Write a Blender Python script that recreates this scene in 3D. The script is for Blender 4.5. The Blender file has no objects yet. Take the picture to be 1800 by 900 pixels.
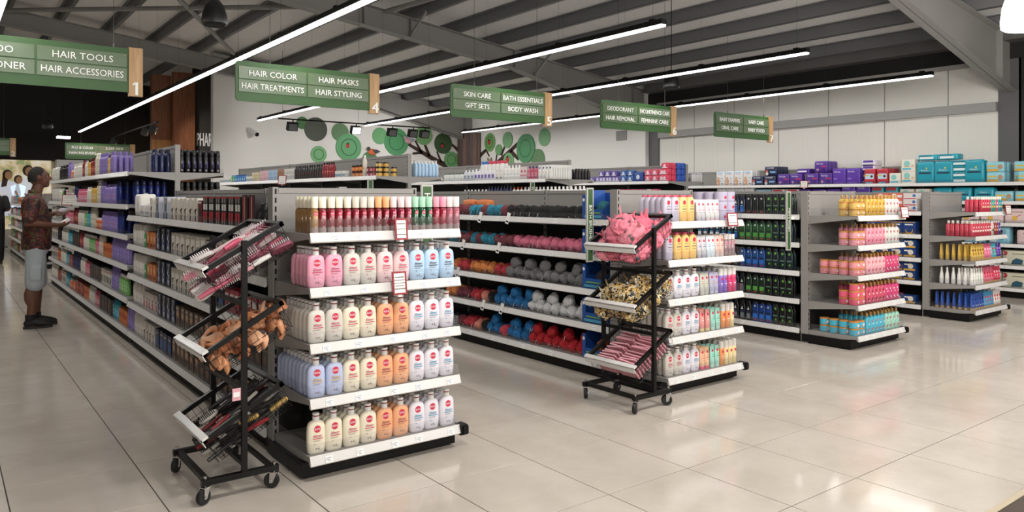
import bpy, math, random
from mathutils import Vector, Matrix
random.seed(7)
sc = bpy.context.scene
COL = sc.collection

# ---------------------------------------------------------------- camera
YAW = 0.650607
cd = bpy.data.cameras.new('camera')
cam = bpy.data.objects.new('camera', cd)
COL.objects.link(cam)
cam.location = (0, 0, 1.46)
cam.rotation_euler = (math.pi / 2, 0, -YAW)
cd.sensor_width = 36
cd.lens = 1323.94 * 36 / 1800
cd.shift_y = -105.74 / 1800
cd.clip_end = 200
sc.camera = cam
# ---------------------------------------------------------------- world, exposure
w = bpy.data.worlds.new('store_ambient')
sc.world = w
w.use_nodes = True
w.node_tree.nodes['Background'].inputs[0].default_value = (0.9, 0.95, 1, 1)
w.node_tree.nodes['Background'].inputs[1].default_value = 0.08
sc.view_settings.view_transform = 'Standard'
sc.view_settings.look = 'None'
sc.view_settings.gamma = 1
sc.view_settings.use_curve_mapping = False
sc.view_settings.exposure = -0.62
STRIP_W = 12.5      # watts per metre of strip lamp
PENDANT_W = 150.0
SPOT_W = 45.0

# ---------------------------------------------------------------- materials
def lin(c):
    if isinstance(c, str):
        c = c.lstrip('#')
        c = [int(c[i:i + 2], 16) for i in (0, 2, 4)]
    o = []
    for v in c[:3]:
        v = v / 255.0
        o.append(v / 12.92 if v <= 0.04045 else ((v + 0.055) / 1.055) ** 2.4)
    return (o[0], o[1], o[2], 1)

_M = {}
def mat(col, rough=0.45, metal=0.0, emit=0.0, noise=0.0, nscale=8.0, bump=0.0, bscale=60.0, alpha=1.0, coat=0.0, trans=0.0, spec=0.5):
    key = (str(col), rough, metal, emit, noise, nscale, bump, bscale, alpha, coat, trans, spec)
    if key in _M:
        return _M[key]
    m = bpy.data.materials.new('mat_%d' % len(_M))
    m.use_nodes = True
    nt = m.node_tree
    b = nt.nodes['Principled BSDF']
    c = lin(col)
    b.inputs['Base Color'].default_value = c
    b.inputs['Roughness'].default_value = rough
    b.inputs['Metallic'].default_value = metal
    b.inputs['Specular IOR Level'].default_value = spec
    if emit:
        b.inputs['Emission Color'].default_value = c
        b.inputs['Emission Strength'].default_value = emit
    if alpha < 1:
        b.inputs['Alpha'].default_value = alpha
    if coat:
        b.inputs['Coat Weight'].default_value = coat
    if trans:
        b.inputs['Transmission Weight'].default_value = trans
    if noise or bump:
        tc = nt.nodes.new('ShaderNodeTexCoord')
        if noise:
            n = nt.nodes.new('ShaderNodeTexNoise')
            n.inputs['Scale'].default_value = nscale
            n.inputs['Detail'].default_value = 6
            nt.links.new(tc.outputs['Object'], n.inputs['Vector'])
            mx = nt.nodes.new('ShaderNodeMix')
            mx.data_type = 'RGBA'
            nt.links.new(n.outputs['Fac'], mx.inputs['Factor'])
            mx.inputs['A'].default_value = tuple(min(1, v * (1 - noise)) for v in c[:3]) + (1,)
            mx.inputs['B'].default_value = tuple(min(1, v * (1 + noise)) for v in c[:3]) + (1,)
            nt.links.new(mx.outputs['Result'], b.inputs['Base Color'])
        if bump:
            n2 = nt.nodes.new('ShaderNodeTexNoise')
            n2.inputs['Scale'].default_value = bscale
            nt.links.new(tc.outputs['Object'], n2.inputs['Vector'])
            bp = nt.nodes.new('ShaderNodeBump')
            bp.inputs['Strength'].default_value = bump
            bp.inputs['Distance'].default_value = 0.01
            nt.links.new(n2.outputs['Fac'], bp.inputs['Height'])
            nt.links.new(bp.outputs['Normal'], b.inputs['Normal'])
    _M[key] = m
    return m

def wood_mat(c1, c2, scale=3.0, stretch=(14, 14, 0.9), rough=0.5):
    m = bpy.data.materials.new('wood')
    m.use_nodes = True
    nt = m.node_tree
    b = nt.nodes['Principled BSDF']
    b.inputs['Roughness'].default_value = rough
    tc = nt.nodes.new('ShaderNodeTexCoord')
    mp = nt.nodes.new('ShaderNodeMapping')
    mp.inputs['Scale'].default_value = stretch
    n = nt.nodes.new('ShaderNodeTexNoise')
    n.inputs['Scale'].default_value = scale
    n.inputs['Detail'].default_value = 5
    nt.links.new(tc.outputs['Object'], mp.inputs['Vector'])
    nt.links.new(mp.outputs['Vector'], n.inputs['Vector'])
    r = nt.nodes.new('ShaderNodeValToRGB')
    r.color_ramp.elements[0].color = lin(c1)
    r.color_ramp.elements[0].position = 0.35
    r.color_ramp.elements[1].color = lin(c2)
    r.color_ramp.elements[1].position = 0.65
    nt.links.new(n.outputs['Fac'], r.inputs['Fac'])
    nt.links.new(r.outputs['Color'], b.inputs['Base Color'])
    return m

def print_mat(cols, scale=30.0, rough=0.7):
    """cloth print of patches of several colours"""
    m = bpy.data.materials.new('cloth_print')
    m.use_nodes = True
    nt = m.node_tree
    b = nt.nodes['Principled BSDF']
    b.inputs['Roughness'].default_value = rough
    tc = nt.nodes.new('ShaderNodeTexCoord')
    n = nt.nodes.new('ShaderNodeTexNoise')
    n.inputs['Scale'].default_value = scale
    n.inputs['Detail'].default_value = 3
    n.inputs['Distortion'].default_value = 1.2
    nt.links.new(tc.outputs['Object'], n.inputs['Vector'])
    r = nt.nodes.new('ShaderNodeValToRGB')
    r.color_ramp.interpolation = 'CONSTANT'
    els = r.color_ramp.elements
    while len(els) < len(cols):
        els.new(0.5)
    for i, (p, c) in enumerate(cols):
        els[i].position = p
        els[i].color = lin(c)
    nt.links.new(n.outputs['Fac'], r.inputs['Fac'])
    nt.links.new(r.outputs['Color'], b.inputs['Base Color'])
    return m

def clear_mat():
    m = bpy.data.materials.new('clear_acrylic'); m.use_nodes = True
    nt = m.node_tree; nt.nodes.clear()
    out = nt.nodes.new('ShaderNodeOutputMaterial'); mx = nt.nodes.new('ShaderNodeMixShader'); tr = nt.nodes.new('ShaderNodeBsdfTransparent'); gl = nt.nodes.new('ShaderNodeBsdfGlossy')
    tr.inputs[0].default_value = (.97, .975, .985, 1); gl.inputs['Roughness'].default_value = .18; mx.inputs[0].default_value = .07
    nt.links.new(tr.outputs[0], mx.inputs[1]); nt.links.new(gl.outputs[0], mx.inputs[2]); nt.links.new(mx.outputs[0], out.inputs[0])
    return m
ACRYLIC2 = clear_mat()
GREY = mat('928f8b', 0.42, noise=0.05, nscale=3)
GREYD = mat('7e7c79', 0.42, noise=0.05, nscale=3)
STRIPW = mat('d9d7d4', 0.28, noise=0.03, nscale=5)
BLACK = mat('0b0a0a', 0.5, spec=0.25)
BLACKM = mat('0a0a0a', 0.4, spec=0.3)
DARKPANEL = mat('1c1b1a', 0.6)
WHITE = mat('f0efec', 0.4)
CHROME = mat('c8c8c8', 0.18, metal=1.0)

# ---------------------------------------------------------------- mesh builder
class MB:
    def __init__(s):
        s.v = []; s.f = []; s.m = []
    def add(s, vs, fs, mi=0):
        o = len(s.v)
        s.v += [tuple(p) for p in vs]
        for f in fs:
            s.f.append(tuple(o + i for i in f)); s.m.append(mi)
    def box(s, a, b, mi=0, M=None):
        x0, y0, z0 = a; x1, y1, z1 = b
        vs = [(x0, y0, z0), (x1, y0, z0), (x1, y1, z0), (x0, y1, z0), (x0, y0, z1), (x1, y0, z1), (x1, y1, z1), (x0, y1, z1)]
        if M is not None:
            vs = [tuple(M @ Vector(p)) for p in vs]
        s.add(vs, [(3, 2, 1, 0), (4, 5, 6, 7), (0, 1, 5, 4), (1, 2, 6, 5), (2, 3, 7, 6), (3, 0, 4, 7)], mi)
        return s
    def cbox(s, c, d, mi=0, M=None):
        return s.box([c[i] - d[i] / 2 for i in range(3)], [c[i] + d[i] / 2 for i in range(3)], mi, M)
    def rings(s, rings, mi=0, cap=True, closed=True):
        n = len(rings[0]); o = len(s.v)
        for r in rings:
            s.v += [tuple(p) for p in r]
        for i in range(len(rings) - 1):
            for j in range(n if closed else n - 1):
                k = (j + 1) % n
                s.f.append((o + i * n + j, o + i * n + k, o + (i + 1) * n + k, o + (i + 1) * n + j)); s.m.append(mi)
        if cap:
            s.f.append(tuple(o + j for j in range(n - 1, -1, -1))); s.m.append(mi)
            e = o + (len(rings) - 1) * n
            s.f.append(tuple(e + j for j in range(n))); s.m.append(mi)
        return s
    def loft(s, secs, n=2.5, seg=16, mi=0, cap=True, at=(0, 0, 0)):
        R = []
        for sec in secs:
            z, hx, hy = sec[:3]
            nn = sec[3] if len(sec) > 3 else n
            R.append(sring(hx, hy, nn, seg, at[0], at[1], at[2] + z))
        return s.rings(R, mi, cap)
    def lathe(s, prof, seg=16, mi=0, at=(0, 0, 0), cap=True):
        R = [[(at[0] + r * math.cos(2 * math.pi * j / seg), at[1] + r * math.sin(2 * math.pi * j / seg), at[2] + z) for j in range(seg)] for r, z in prof]
        return s.rings(R, mi, cap)
    def tube(s, pts, r, seg=6, mi=0, cap=True):
        pts = [Vector(p) for p in pts]
        R = []
        for i, p in enumerate(pts):
            a = pts[max(0, i - 1)]; b = pts[min(len(pts) - 1, i + 1)]
            t = (b - a).normalized()
            u = t.cross(Vector((0, 0, 1)))
            if u.length < 1e-3:
                u = t.cross(Vector((0, 1, 0)))
            u.normalize(); q = u.cross(t).normalized()
            rr = r[i] if isinstance(r, (list, tuple)) else r
            R.append([p + u * (rr * math.cos(2 * math.pi * j / seg)) - q * (rr * math.sin(2 * math.pi * j / seg)) for j in range(seg)])
        # rings run so that faces point outwards
        R = [list(reversed(x)) for x in R]
        return s.rings(R, mi, cap)
    def bar(s, p, q, w, h, mi=0):
        """square bar from p to q"""
        p, q = Vector(p), Vector(q); t = (q - p).normalized()
        u = t.cross(Vector((0, 0, 1)))
        if u.length < 1e-3:
            u = Vector((1, 0, 0))
        u.normalize(); k = u.cross(t).normalized()
        R = [[c + u * (w / 2 * a) + k * (h / 2 * b) for a, b in ((-1, -1), (1, -1), (1, 1), (-1, 1))] for c in (p, q)]
        R = [list(reversed(x)) for x in R]
        return s.rings(R, mi)
    def ball(s, c, r, seg=14, rng=9, mi=0, fn=None):
        rx, ry, rz = r if isinstance(r, (list, tuple)) else (r, r, r)
        R = []
        for i in range(rng + 1):
            a = -math.pi / 2 + math.pi * i / rng
            ring = []
            for j in range(seg):
                t = 2 * math.pi * j / seg
                d = Vector((math.cos(a) * math.cos(t), math.cos(a) * math.sin(t), math.sin(a)))
                k = fn(d) if fn else 1.0
                ring.append((c[0] + d.x * rx * k, c[1] + d.y * ry * k, c[2] + d.z * rz * k))
            R.append(ring)
        return s.rings(R, mi, cap=False)
    def poly(s, pts, mi=0):
        s.add(pts, [tuple(range(len(pts)))], mi)
        return s
    def prism(s, pts, d, mi=0):
        """pts: 3-D outline, d: extrusion vector"""
        n = len(pts); d = Vector(d)
        vs = [Vector(p) for p in pts] + [Vector(p) + d for p in pts]
        fs = [tuple(range(n - 1, -1, -1)), tuple(range(n, 2 * n))] + [(i, (i + 1) % n, n + (i + 1) % n, n + i) for i in range(n)]
        s.add(vs, fs, mi)
        return s
    def mesh(s, name, mats, smooth=0.6):
        me = bpy.data.meshes.new(name)
        me.from_pydata(s.v, [], s.f)
        if not isinstance(mats, (list, tuple)):
            mats = [mats]
        for m in mats:
            me.materials.append(m)
        me.polygons.foreach_set('material_index', s.m)
        if smooth:
            me.polygons.foreach_set('use_smooth', [True] * len(s.f))
            me.set_sharp_from_angle(angle=smooth)
        me.update()
        return me
    def obj(s, name, mats, parent=None, smooth=0.6, loc=None, rz=0.0):
        return put(name, s.mesh(name, mats, smooth), parent, loc, rz)

def sring(hx, hy, n, seg, ox=0, oy=0, z=0):
    r = []
    for j in range(seg):
        t = 2 * math.pi * (j + 0.5) / seg
        c, q = math.cos(t), math.sin(t)
        r.append((ox + hx * math.copysign(abs(c) ** (2 / n), c), oy + hy * math.copysign(abs(q) ** (2 / n), q), z))
    return r

def put(name, me, parent=None, loc=None, rz=0.0):
    o = bpy.data.objects.new(name, me)
    COL.objects.link(o)
    if parent is not None:
        o.parent = parent
    if loc is not None:
        o.location = loc
    if rz:
        o.rotation_euler = (0, 0, rz)
    return o

def tag(o, label, cat, group=None, kind=None):
    if label:
        o['label'] = label
    if cat:
        o['category'] = cat
    if group:
        o['group'] = group
    if kind:
        o['kind'] = kind
    return o

def thing(name, label, cat, loc=(0, 0, 0), rz=0.0, group=None):
    o = put(name, None, None, loc, rz)
    o.empty_display_size = 0.1
    return tag(o, label, cat, group)

def struct(o, label=None):
    o['kind'] = 'structure'
    if label:
        o['label'] = label
    return o

_T = {}
def text_verts(s, h, maxw=None, ext=0.0):
    """lettering lying in the XZ plane, facing -Y, centred, cap height h"""
    key = (s, ext > 0)
    if key not in _T:
        cu = bpy.data.curves.new('lettering', 'FONT')
        cu.body = s
        cu.resolution_u = 2
        cu.extrude = 0.06 if ext > 0 else 0
        ob = bpy.data.objects.new('lettering_source', cu)
        me = bpy.data.meshes.new_from_object(ob)
        vs = [tuple(v.co) for v in me.vertices]
        fs = [tuple(p.vertices) for p in me.polygons]
        bpy.data.objects.remove(ob)
        bpy.data.curves.remove(cu)
        bpy.data.meshes.remove(me)
        _T[key] = (vs, fs)
    vs, fs = _T[key]
    x0 = min(v[0] for v in vs); x1 = max(v[0] for v in vs)
    y0 = min(v[1] for v in vs); y1 = max(v[1] for v in vs)
    k = h / max(1e-6, y1 - y0)
    kx = k
    if maxw and (x1 - x0) * k > maxw:
        kx = maxw / (x1 - x0)
    out = [((v[0] - (x0 + x1) / 2) * kx, -v[2] / 0.06 * ext / 2 if ext else 0.0, (v[1] - (y0 + y1) / 2) * k) for v in vs]
    return out, fs

def text_into(mb, s, c, h, maxw=None, ext=0.0, mi=0, vert=False, front=None, off=0.0):
    vs, fs = text_verts(s, h, maxw, ext)
    o = []
    for x, y, z in vs:
        if vert:
            x, z = z, -x
        X, Z = c[0] + x, c[2] + z
        Y = c[1] + y if front is None else front(X, Z) - off
        o.append((X, Y, Z))
    mb.add(o, fs, mi)

_ORD = ['zeroth', 'first', 'second', 'third', 'fourth', 'fifth', 'sixth', 'seventh', 'eighth', 'ninth', 'tenth', 'eleventh', 'twelfth', 'thirteenth', 'fourteenth', 'fifteenth', 'sixteenth', 'seventeenth', 'eighteenth', 'nineteenth', 'twentieth']
def ordw(n):
    if n <= 20:
        return _ORD[n]
    t = ['', '', 'twenty', 'thirty', 'forty', 'fifty', 'sixty', 'seventy', 'eighty', 'ninety'][n // 10]
    if n % 10 == 0:
        return t[:-1] + 'ieth'
    return t + '-' + _ORD[n % 10]
# ================================================================ the room
def roof_z(x):
    return 5.62 - 0.128 * x
FLX0, FLX1, FLY0, FLY1 = -9.0, 12.9, -6.0, 26.0
# ---- floor: screed with tiles laid on it
floor = struct(MB().box((FLX0, FLY0, -0.12), (FLX1, FLY1, -0.004)).obj('floor', mat('453f3a', 0.8)), 'beige glossy tiled floor of the store')
TX, TY, TOX, TOY = 0.586, 0.6188, 2.0207, 3.2616
def tile_mat():
    m = bpy.data.materials.new('floor_tile')
    m.use_nodes = True
    nt = m.node_tree
    b = nt.nodes['Principled BSDF']
    tc = nt.nodes.new('ShaderNodeTexCoord')
    ge = nt.nodes.new('ShaderNodeNewGeometry')
    n = nt.nodes.new('ShaderNodeTexNoise')
    n.inputs['Scale'].default_value = 2.2
    n.inputs['Detail'].default_value = 8
    n.inputs['Roughness'].default_value = 0.65
    nt.links.new(ge.outputs['Position'], n.inputs['Vector'])
    r = nt.nodes.new('ShaderNodeValToRGB')
    r.color_ramp.elements[0].color = lin('bcb2a6')
    r.color_ramp.elements[0].position = 0.3
    r.color_ramp.elements[1].color = lin('cbc3b8')
    r.color_ramp.elements[1].position = 0.7
    nt.links.new(n.outputs['Fac'], r.inputs['Fac'])
    nt.links.new(r.outputs['Color'], b.inputs['Base Color'])
    n2 = nt.nodes.new('ShaderNodeTexNoise')
    n2.inputs['Scale'].default_value = 5
    n2.inputs['Detail'].default_value = 4
    nt.links.new(ge.outputs['Position'], n2.inputs['Vector'])
    mr = nt.nodes.new('ShaderNodeMapRange')
    mr.inputs['To Min'].default_value = 0.07
    mr.inputs['To Max'].default_value = 0.16
    nt.links.new(n2.outputs['Fac'], mr.inputs['Value'])
    nt.links.new(mr.outputs['Result'], b.inputs['Roughness'])
    b.inputs['Specular IOR Level'].default_value = 0.5
    return m
TILE = tile_mat()
def tile_into(mb, x, y):
    g = 0.0027; e = 0.0008
    a = (x + g, y + g); c = (x + TX - g, y + TY - g)
    mb.rings([[(a[0], a[1], -0.0045), (c[0], a[1], -0.0045), (c[0], c[1], -0.0045), (a[0], c[1], -0.0045)],
              [(a[0], a[1], -e), (c[0], a[1], -e), (c[0], c[1], -e), (a[0], c[1], -e)],
              [(a[0] + e, a[1] + e, 0), (c[0] - e, a[1] + e, 0), (c[0] - e, c[1] - e, 0), (a[0] + e, c[1] - e, 0)]])
tm = MB(); tile_into(tm, 0, 0)
tile_mesh = tm.mesh('floor_tile', TILE, 0)
tiles = []
fw = (math.sin(YAW), math.cos(YAW))
for i in range(-19, 19):
    for j in range(-15, 37):
        x, y = TOX + i * TX, TOY + j * TY
        if x < FLX0 or x + TX > FLX1 or y < FLY0 or y + TY > FLY1:
            continue
        cx, cy = x + TX / 2, y + TY / 2
        dp = cx * fw[0] + cy * fw[1]; lt = cx * fw[1] - cy * fw[0]
        under = False
        for gx0, gx1 in ((1.5, 2.4), (4.2, 5.1), (6.87, 7.77), (9.47, 10.37)):
            if x > gx0 - 0.1 and x + TX < gx1 + 0.1 and y > 3.75:
                under = True
        seen = dp > 1.6 and abs(lt) < 0.72 * dp + 0.4 and not under
        tiles.append((dp if seen else 1e3 + dp, x, y))
tiles.sort()
for d, x, y in tiles[:300]:
    put('floor_tile', tile_mesh, floor, (x, y, 0))
rest = MB()
for d, x, y in tiles[300:]:
    tile_into(rest, x, y)
tag(rest.obj('floor_tiling', TILE, floor, 0), None, None, kind='stuff')
# entrance mat with metal edge, near right corner
mt = thing('entrance_mat', 'dark brown entrance mat with pale metal edge in the front right corner', 'mat', (5.2, 0.4, 0))
MB().box((-1.6, -1.1, 0.0005), (1.6, 1.0, 0.008)).obj('mat_pile', mat('4a4038', 0.9, noise=0.3, nscale=200, bump=0.5, bscale=300), mt)
e = MB()
e.box((-1.63, 1.0, 0.0005), (1.63, 1.03, 0.012)); e.box((-1.63, -1.1, 0.0005), (-1.6, 1.0, 0.012)); e.box((1.6, -1.1, 0.0005), (1.63, 1.0, 0.012))
e.obj('metal_edge', mat('c2b49a', 0.35, metal=0.7), mt)

# ---- right wall: white insulated panels, girt, dark eaves band
WX = 12.72
wr = struct(MB().box((WX + 0.06, -6, 0), (WX + 0.26, 26, 5.0)).obj('wall_right', mat('8e8b86', 0.7)), 'white metal panel wall on the right')
pm = MB()
n = 20
prof = []
pm.box((0, 0.004, 0), (0.06, 0.996, 3.46))
for k in range(1, 10):
    pm.box((-0.0012, k * 0.1 - 0.004, 0), (0, k * 0.1 + 0.004, 3.46))
panel_me = pm.mesh('wall_panel', mat('dad7d0', 0.42, noise=0.03, nscale=1.5), 0)
for k in range(0, 7):
    put('wall_panel', panel_me, wr, (WX, 4.305 + k * 1.008, 0))
struct(MB().box((WX - 0.09, 4.6, 2.735), (WX - 0.002, 11.28, 2.875)).obj('trim_1', mat('93918f', 0.4, noise=0.04)), 'long grey metal rail across the white panel wall')
struct(MB().box((WX - 0.12, 4.6, 3.44), (WX + 0.06, 11.28, 3.50)).obj('trim_2', mat('9a9792', 0.45)), 'thin pale flashing at the top of the white panel wall')
struct(MB().box((WX - 0.03, -6, 3.5), (WX + 0.06, 11.7, 3.74)).obj('trim_3', mat('161616', 0.7)), 'dark band between panel wall and roof')
struct(MB().box((WX - 0.3, -6, 3.74), (WX + 0.06, 11.5, 3.98)).obj('trim_5', mat('62605e', 0.5)), 'grey eaves beam above the dark band')
struct(MB().box((WX - 0.02, -6, 0), (WX + 0.06, 4.32, 3.5)).obj('wall_right_front', mat('1d1d1e', 0.7)), 'dark wall in front of the right column')
# plastered mural wall, two faces meeting in the corner behind the tree trunk
PLASTER = mat('dcdad6', 0.75, noise=0.02, nscale=2, bump=0.05, bscale=120)
struct(MB().box((12.6, 11.62, 0), (12.78, 18.9, 4.2)).obj('wall_mural_right', PLASTER), 'white plaster wall right of the painted tree trunk')
mw = MB()
mw.prism([(5.24, 18.72, 0), (12.7, 18.72, 0), (12.7, 18.72, 4.05), (5.24, 18.72, roof_z(5.24) - 0.05)], (0, 0.2, 0))
struct(mw.obj('wall_mural_left', PLASTER, None, 0), 'white plaster wall with green discs left of the tree trunk')
# dark pharmacy end of the store
DARKW = mat('24211f', 0.8, noise=0.08, nscale=3)
b = MB(); b.box((-9, 26, 2.5), (12.7, 26.2, 6.9))
struct(b.obj('wall_back_bulkhead', DARKW), 'dark upper wall at the far end of the store')
struct(MB().box((-9, 26.1, 0), (12.7, 26.25, 2.5)).obj('wall_back', mat('cfcac2', 0.7)), 'pale lower wall at the far end of the store')
struct(MB().box((-9.2, -6, 0), (-9, 26, 6.9)).obj('wall_left', mat('b8b4ad', 0.7)), 'plain pale wall on the left outside the view')
struct(MB().box((-9, -6.2, 0), (12.9, -6, 6.9)).obj('wall_front', mat('b8b4ad', 0.7)), 'plain pale wall behind the camera')
struct(MB().box((5.45, 21.3, 0), (12.6, 21.45, 4.9)).obj('wall_pharmacy', mat('3a3835', 0.7)), 'dark grey pharmacy wall behind the corner of the white wall')
lt = MB(); text_into(lt, 'PHARMACY', (5.955, 21.27, 2.98), 0.36, 0.86, 0.05)
tag(lt.obj('pharmacy_lettering', mat('ffffff', 0.5), None, 0), 'large white letters on dark wall, cut off by the corner', 'lettering')
wd = thing('wood_pylon', 'tall reddish wood panel standing beside the pharmacy lettering', 'wood panel', (5.17, 21.2, 0))
WOODR = wood_mat('6e4127', '8a5534', 3)
MB().box((-0.27, -0.1, 0), (0.27, 0.1, 4.72)).obj('board', WOODR, wd)
wd = thing('wood_pylon', 'lower wood panel set back left of the tall reddish one', 'wood panel', (4.72, 21.7, 0))
MB().box((-0.24, -0.1, 0), (0.24, 0.1, 4.68)).obj('board', WOODR, wd)
MB().box((-0.24, -0.103, 0.4), (0.24, -0.1, 2.95)).obj('pale_inlay', wood_mat('a0703f', 'b98850', 3), wd, 0)
for n_, (x0, x1) in enumerate([(2.75, 4.3)]):
    struct(MB().box((x0, 25.6, 2.3), (x1, 26, 2.52)).obj('trim_4', mat('e9eef2', 0.5)), 'white soffit under the dark far wall')

# picture of a family, flat print on the far wall, glow put into its material
ps = thing('picture_panel', 'glowing picture of a family in white on the far wall', 'picture', (1.45, 26.08, 0))
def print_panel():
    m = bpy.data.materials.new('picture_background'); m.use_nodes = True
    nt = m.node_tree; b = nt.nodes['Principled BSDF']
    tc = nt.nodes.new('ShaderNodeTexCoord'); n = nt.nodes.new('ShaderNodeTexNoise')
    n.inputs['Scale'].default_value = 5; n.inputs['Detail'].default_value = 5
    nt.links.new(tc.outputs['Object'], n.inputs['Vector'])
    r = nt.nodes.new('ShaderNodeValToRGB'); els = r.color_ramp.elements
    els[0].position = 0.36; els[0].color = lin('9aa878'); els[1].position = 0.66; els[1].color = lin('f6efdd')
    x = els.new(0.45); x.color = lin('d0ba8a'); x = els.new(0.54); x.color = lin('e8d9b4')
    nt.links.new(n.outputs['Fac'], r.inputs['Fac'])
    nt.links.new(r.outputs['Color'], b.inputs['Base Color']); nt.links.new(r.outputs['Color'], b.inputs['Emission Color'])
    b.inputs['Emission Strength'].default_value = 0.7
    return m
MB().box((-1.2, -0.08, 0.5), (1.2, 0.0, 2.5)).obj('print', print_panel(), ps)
def figure(x, top, hh, hair, dress, female):
    m = MB(); y = -0.084
    def ell(cx, cz, rx, rz, mi):
        m.poly([(cx + rx * math.cos(-a), y - 0.0008 * mi, cz + rx * 0 + rz * math.sin(-a)) for a in [-2 * math.pi * k / 14 for k in range(14)]][::-1], mi)
    hr = hh * 0.075
    ell(x, top - hr * 1.1, hr * 1.05, hr * 1.25, 1)
    if female:
        m.poly([(x - hr * 1.3, y - 0.0008, top - hr * 4.2), (x - hr * 0.2, y - 0.0008, top - hr * 4.0), (x + hr * 0.4, y - 0.0008, top - hr), (x - hr * 0.9, y - 0.0008, top - hr * 0.8)], 1)
    ell(x + hr * 0.25, top - hr * 1.3, hr * 0.8, hr, 2)
    wt = hr * 1.9
    zs = top - hr * 2.6
    m.poly([(x - wt * (1.2 if female else 0.9), y, top - hh * 0.85), (x + wt * (1.2 if female else 0.9), y, top - hh * 0.85), (x + wt * 0.7, y, top - hh * 0.45), (x + wt, y, zs - hr * 0.6), (x + wt * 0.4, y, zs), (x - wt * 0.4, y, zs), (x - wt, y, zs - hr * 0.6), (x - wt * 0.7, y, top - hh * 0.45)], 0)
    m.poly([(x + wt * 0.75, y - 0.002, zs - hr * 2.6), (x + wt * 1.15, y - 0.002, zs - hr * 4.4), (x + wt * 1.3, y - 0.002, zs - hr * 4.2), (x + wt * 0.98, y - 0.002, zs - hr * 2.4)], 2)
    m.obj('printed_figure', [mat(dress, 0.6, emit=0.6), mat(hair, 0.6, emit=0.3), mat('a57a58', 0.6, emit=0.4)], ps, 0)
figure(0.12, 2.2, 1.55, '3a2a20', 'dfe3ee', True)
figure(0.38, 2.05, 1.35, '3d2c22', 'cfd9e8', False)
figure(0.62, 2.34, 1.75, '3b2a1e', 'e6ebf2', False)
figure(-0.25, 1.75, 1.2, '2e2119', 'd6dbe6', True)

# ---- steel frames: columns and rafters
STEEL = mat('8a8885', 0.5, noise=0.06, nscale=2)
STEELD = mat('5c5b5c', 0.5, noise=0.06, nscale=2)
def rafter(Y, nm, label):
    t = struct(put(nm, None, None, (0, Y, 0)), label)
    def top(x): return 5.43 - 0.128 * x
    def bot(x): return max(5.07 - 0.128 * x if x < 8.9 else -9, 3.0 + (12.72 - x) * (3.93 - 3.0) / 3.82 if x >= 8.9 else -9)
    xs = [-9, 0, 4, 8.9, 12.72]
    m = MB()
    m.prism([(x, -0.006, top(x)) for x in xs] + [(x, -0.006, bot(x)) for x in reversed(xs)], (0, 0.012, 0))
    m.obj('web', STEEL, t, 0)
    m = MB()
    for fz, d in ((top, -0.012), (bot, 0.012)):
        for a, c in zip(xs[:-1], xs[1:]):
            m.prism([(a, -0.1, fz(a)), (c, -0.1, fz(c)), (c, -0.1, fz(c) + d), (a, -0.1, fz(a) + d)], (0, 0.2, 0))
    m.obj('flange', STEEL, t, 0)
    m = MB()
    for x in (5.7, 6.6, 8.9, 12.2):
        m.box((x - 0.006, -0.09, bot(x) + 0.01), (x + 0.006, 0.09, top(x) - 0.01))
    m.obj('stiffener', STEEL, t, 0)
    return t
def column(Y, nm, label, x=12.87):
    t = struct(put(nm, None, None, (x, Y, 0)), label)
    m = MB(); m.box((-0.17, -0.15, 0), (-0.155, 0.15, 3.75)); m.box((0.1, -0.15, 0), (0.115, 0.15, 3.75)); m.box((-0.155, -0.007, 0), (0.1, 0.007, 3.75))
    m.obj('column_section', STEELD, t, 0)
    m = MB(); m.box((-0.17, -0.14, 0), (0.11, -0.13, 3.0)); m.obj('cover_plate', STEELD, t, 0)
    return t
rafter(4.44, 'rafter_near', 'grey steel rafter sloping down to the right column')
rafter(11.67, 'rafter_middle', 'grey steel rafter crossing the middle of the ceiling')
rafter(18.5, 'rafter_far', 'grey steel rafter above the far white wall')
column(4.44, 'column_near', 'dark steel column at the right edge of the panel wall')
column(11.45, 'column_middle', 'dark steel column between mural wall and panel wall')
# roof lining in panels, purlins
cl = struct(put('ceiling', None, None, (0, 0, 0)), 'pale sheet roof lining above the purlins')
LINING = mat('dcdad8', 0.7, noise=0.06, nscale=1.2)
def slope_box(x0, x1, y0, y1, lo, hi, g=0.004):
    m = MB()
    m.prism([(x0 + g, y0 + g, roof_z(x0) + lo), (x1 - g, y0 + g, roof_z(x1) + lo), (x1 - g, y0 + g, roof_z(x1) + hi), (x0 + g, y0 + g, roof_z(x0) + hi)], (0, y1 - y0 - 2 * g, 0))
    return m
PW = 0.92
me1 = slope_box(0, PW, 0, 2.4, 0, 0.03).mesh('lining_panel', LINING, 0)
for i in range(23):
    for j in range(2, 14):
        x = 12.98 - PW * (i + 1)
        put('lining_panel', me1, cl, (x, -6 + 2.4 * j - 1.2, roof_z(x) - roof_z(0)))
struct(slope_box(-9, 13, -6, 26.2, 0.04, 0.1).obj('roof', mat('55514d', 0.8), None, 0), 'roof sheet above the lining')
PURL = mat('6c6c6d', 0.5, noise=0.08, nscale=2)
def purlin_mesh():
    m = MB(); L = 32.2
    m.box((-0.004, 0, -0.19), (0.004, L, 0.0)); m.box((-0.004, 0, -0.19), (0.07, L, -0.184)); m.box((-0.07, 0, -0.006), (0.004, L, 0))
    m.box((0.066, 0, -0.19), (0.07, L, -0.17))
    return m.mesh('purlin', PURL, 0)
pme = purlin_mesh()
for k in range(23):
    x = 12.17 - PW * k
    put('purlin', pme, cl, (x, -6, roof_z(x) - 0.003))
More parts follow.
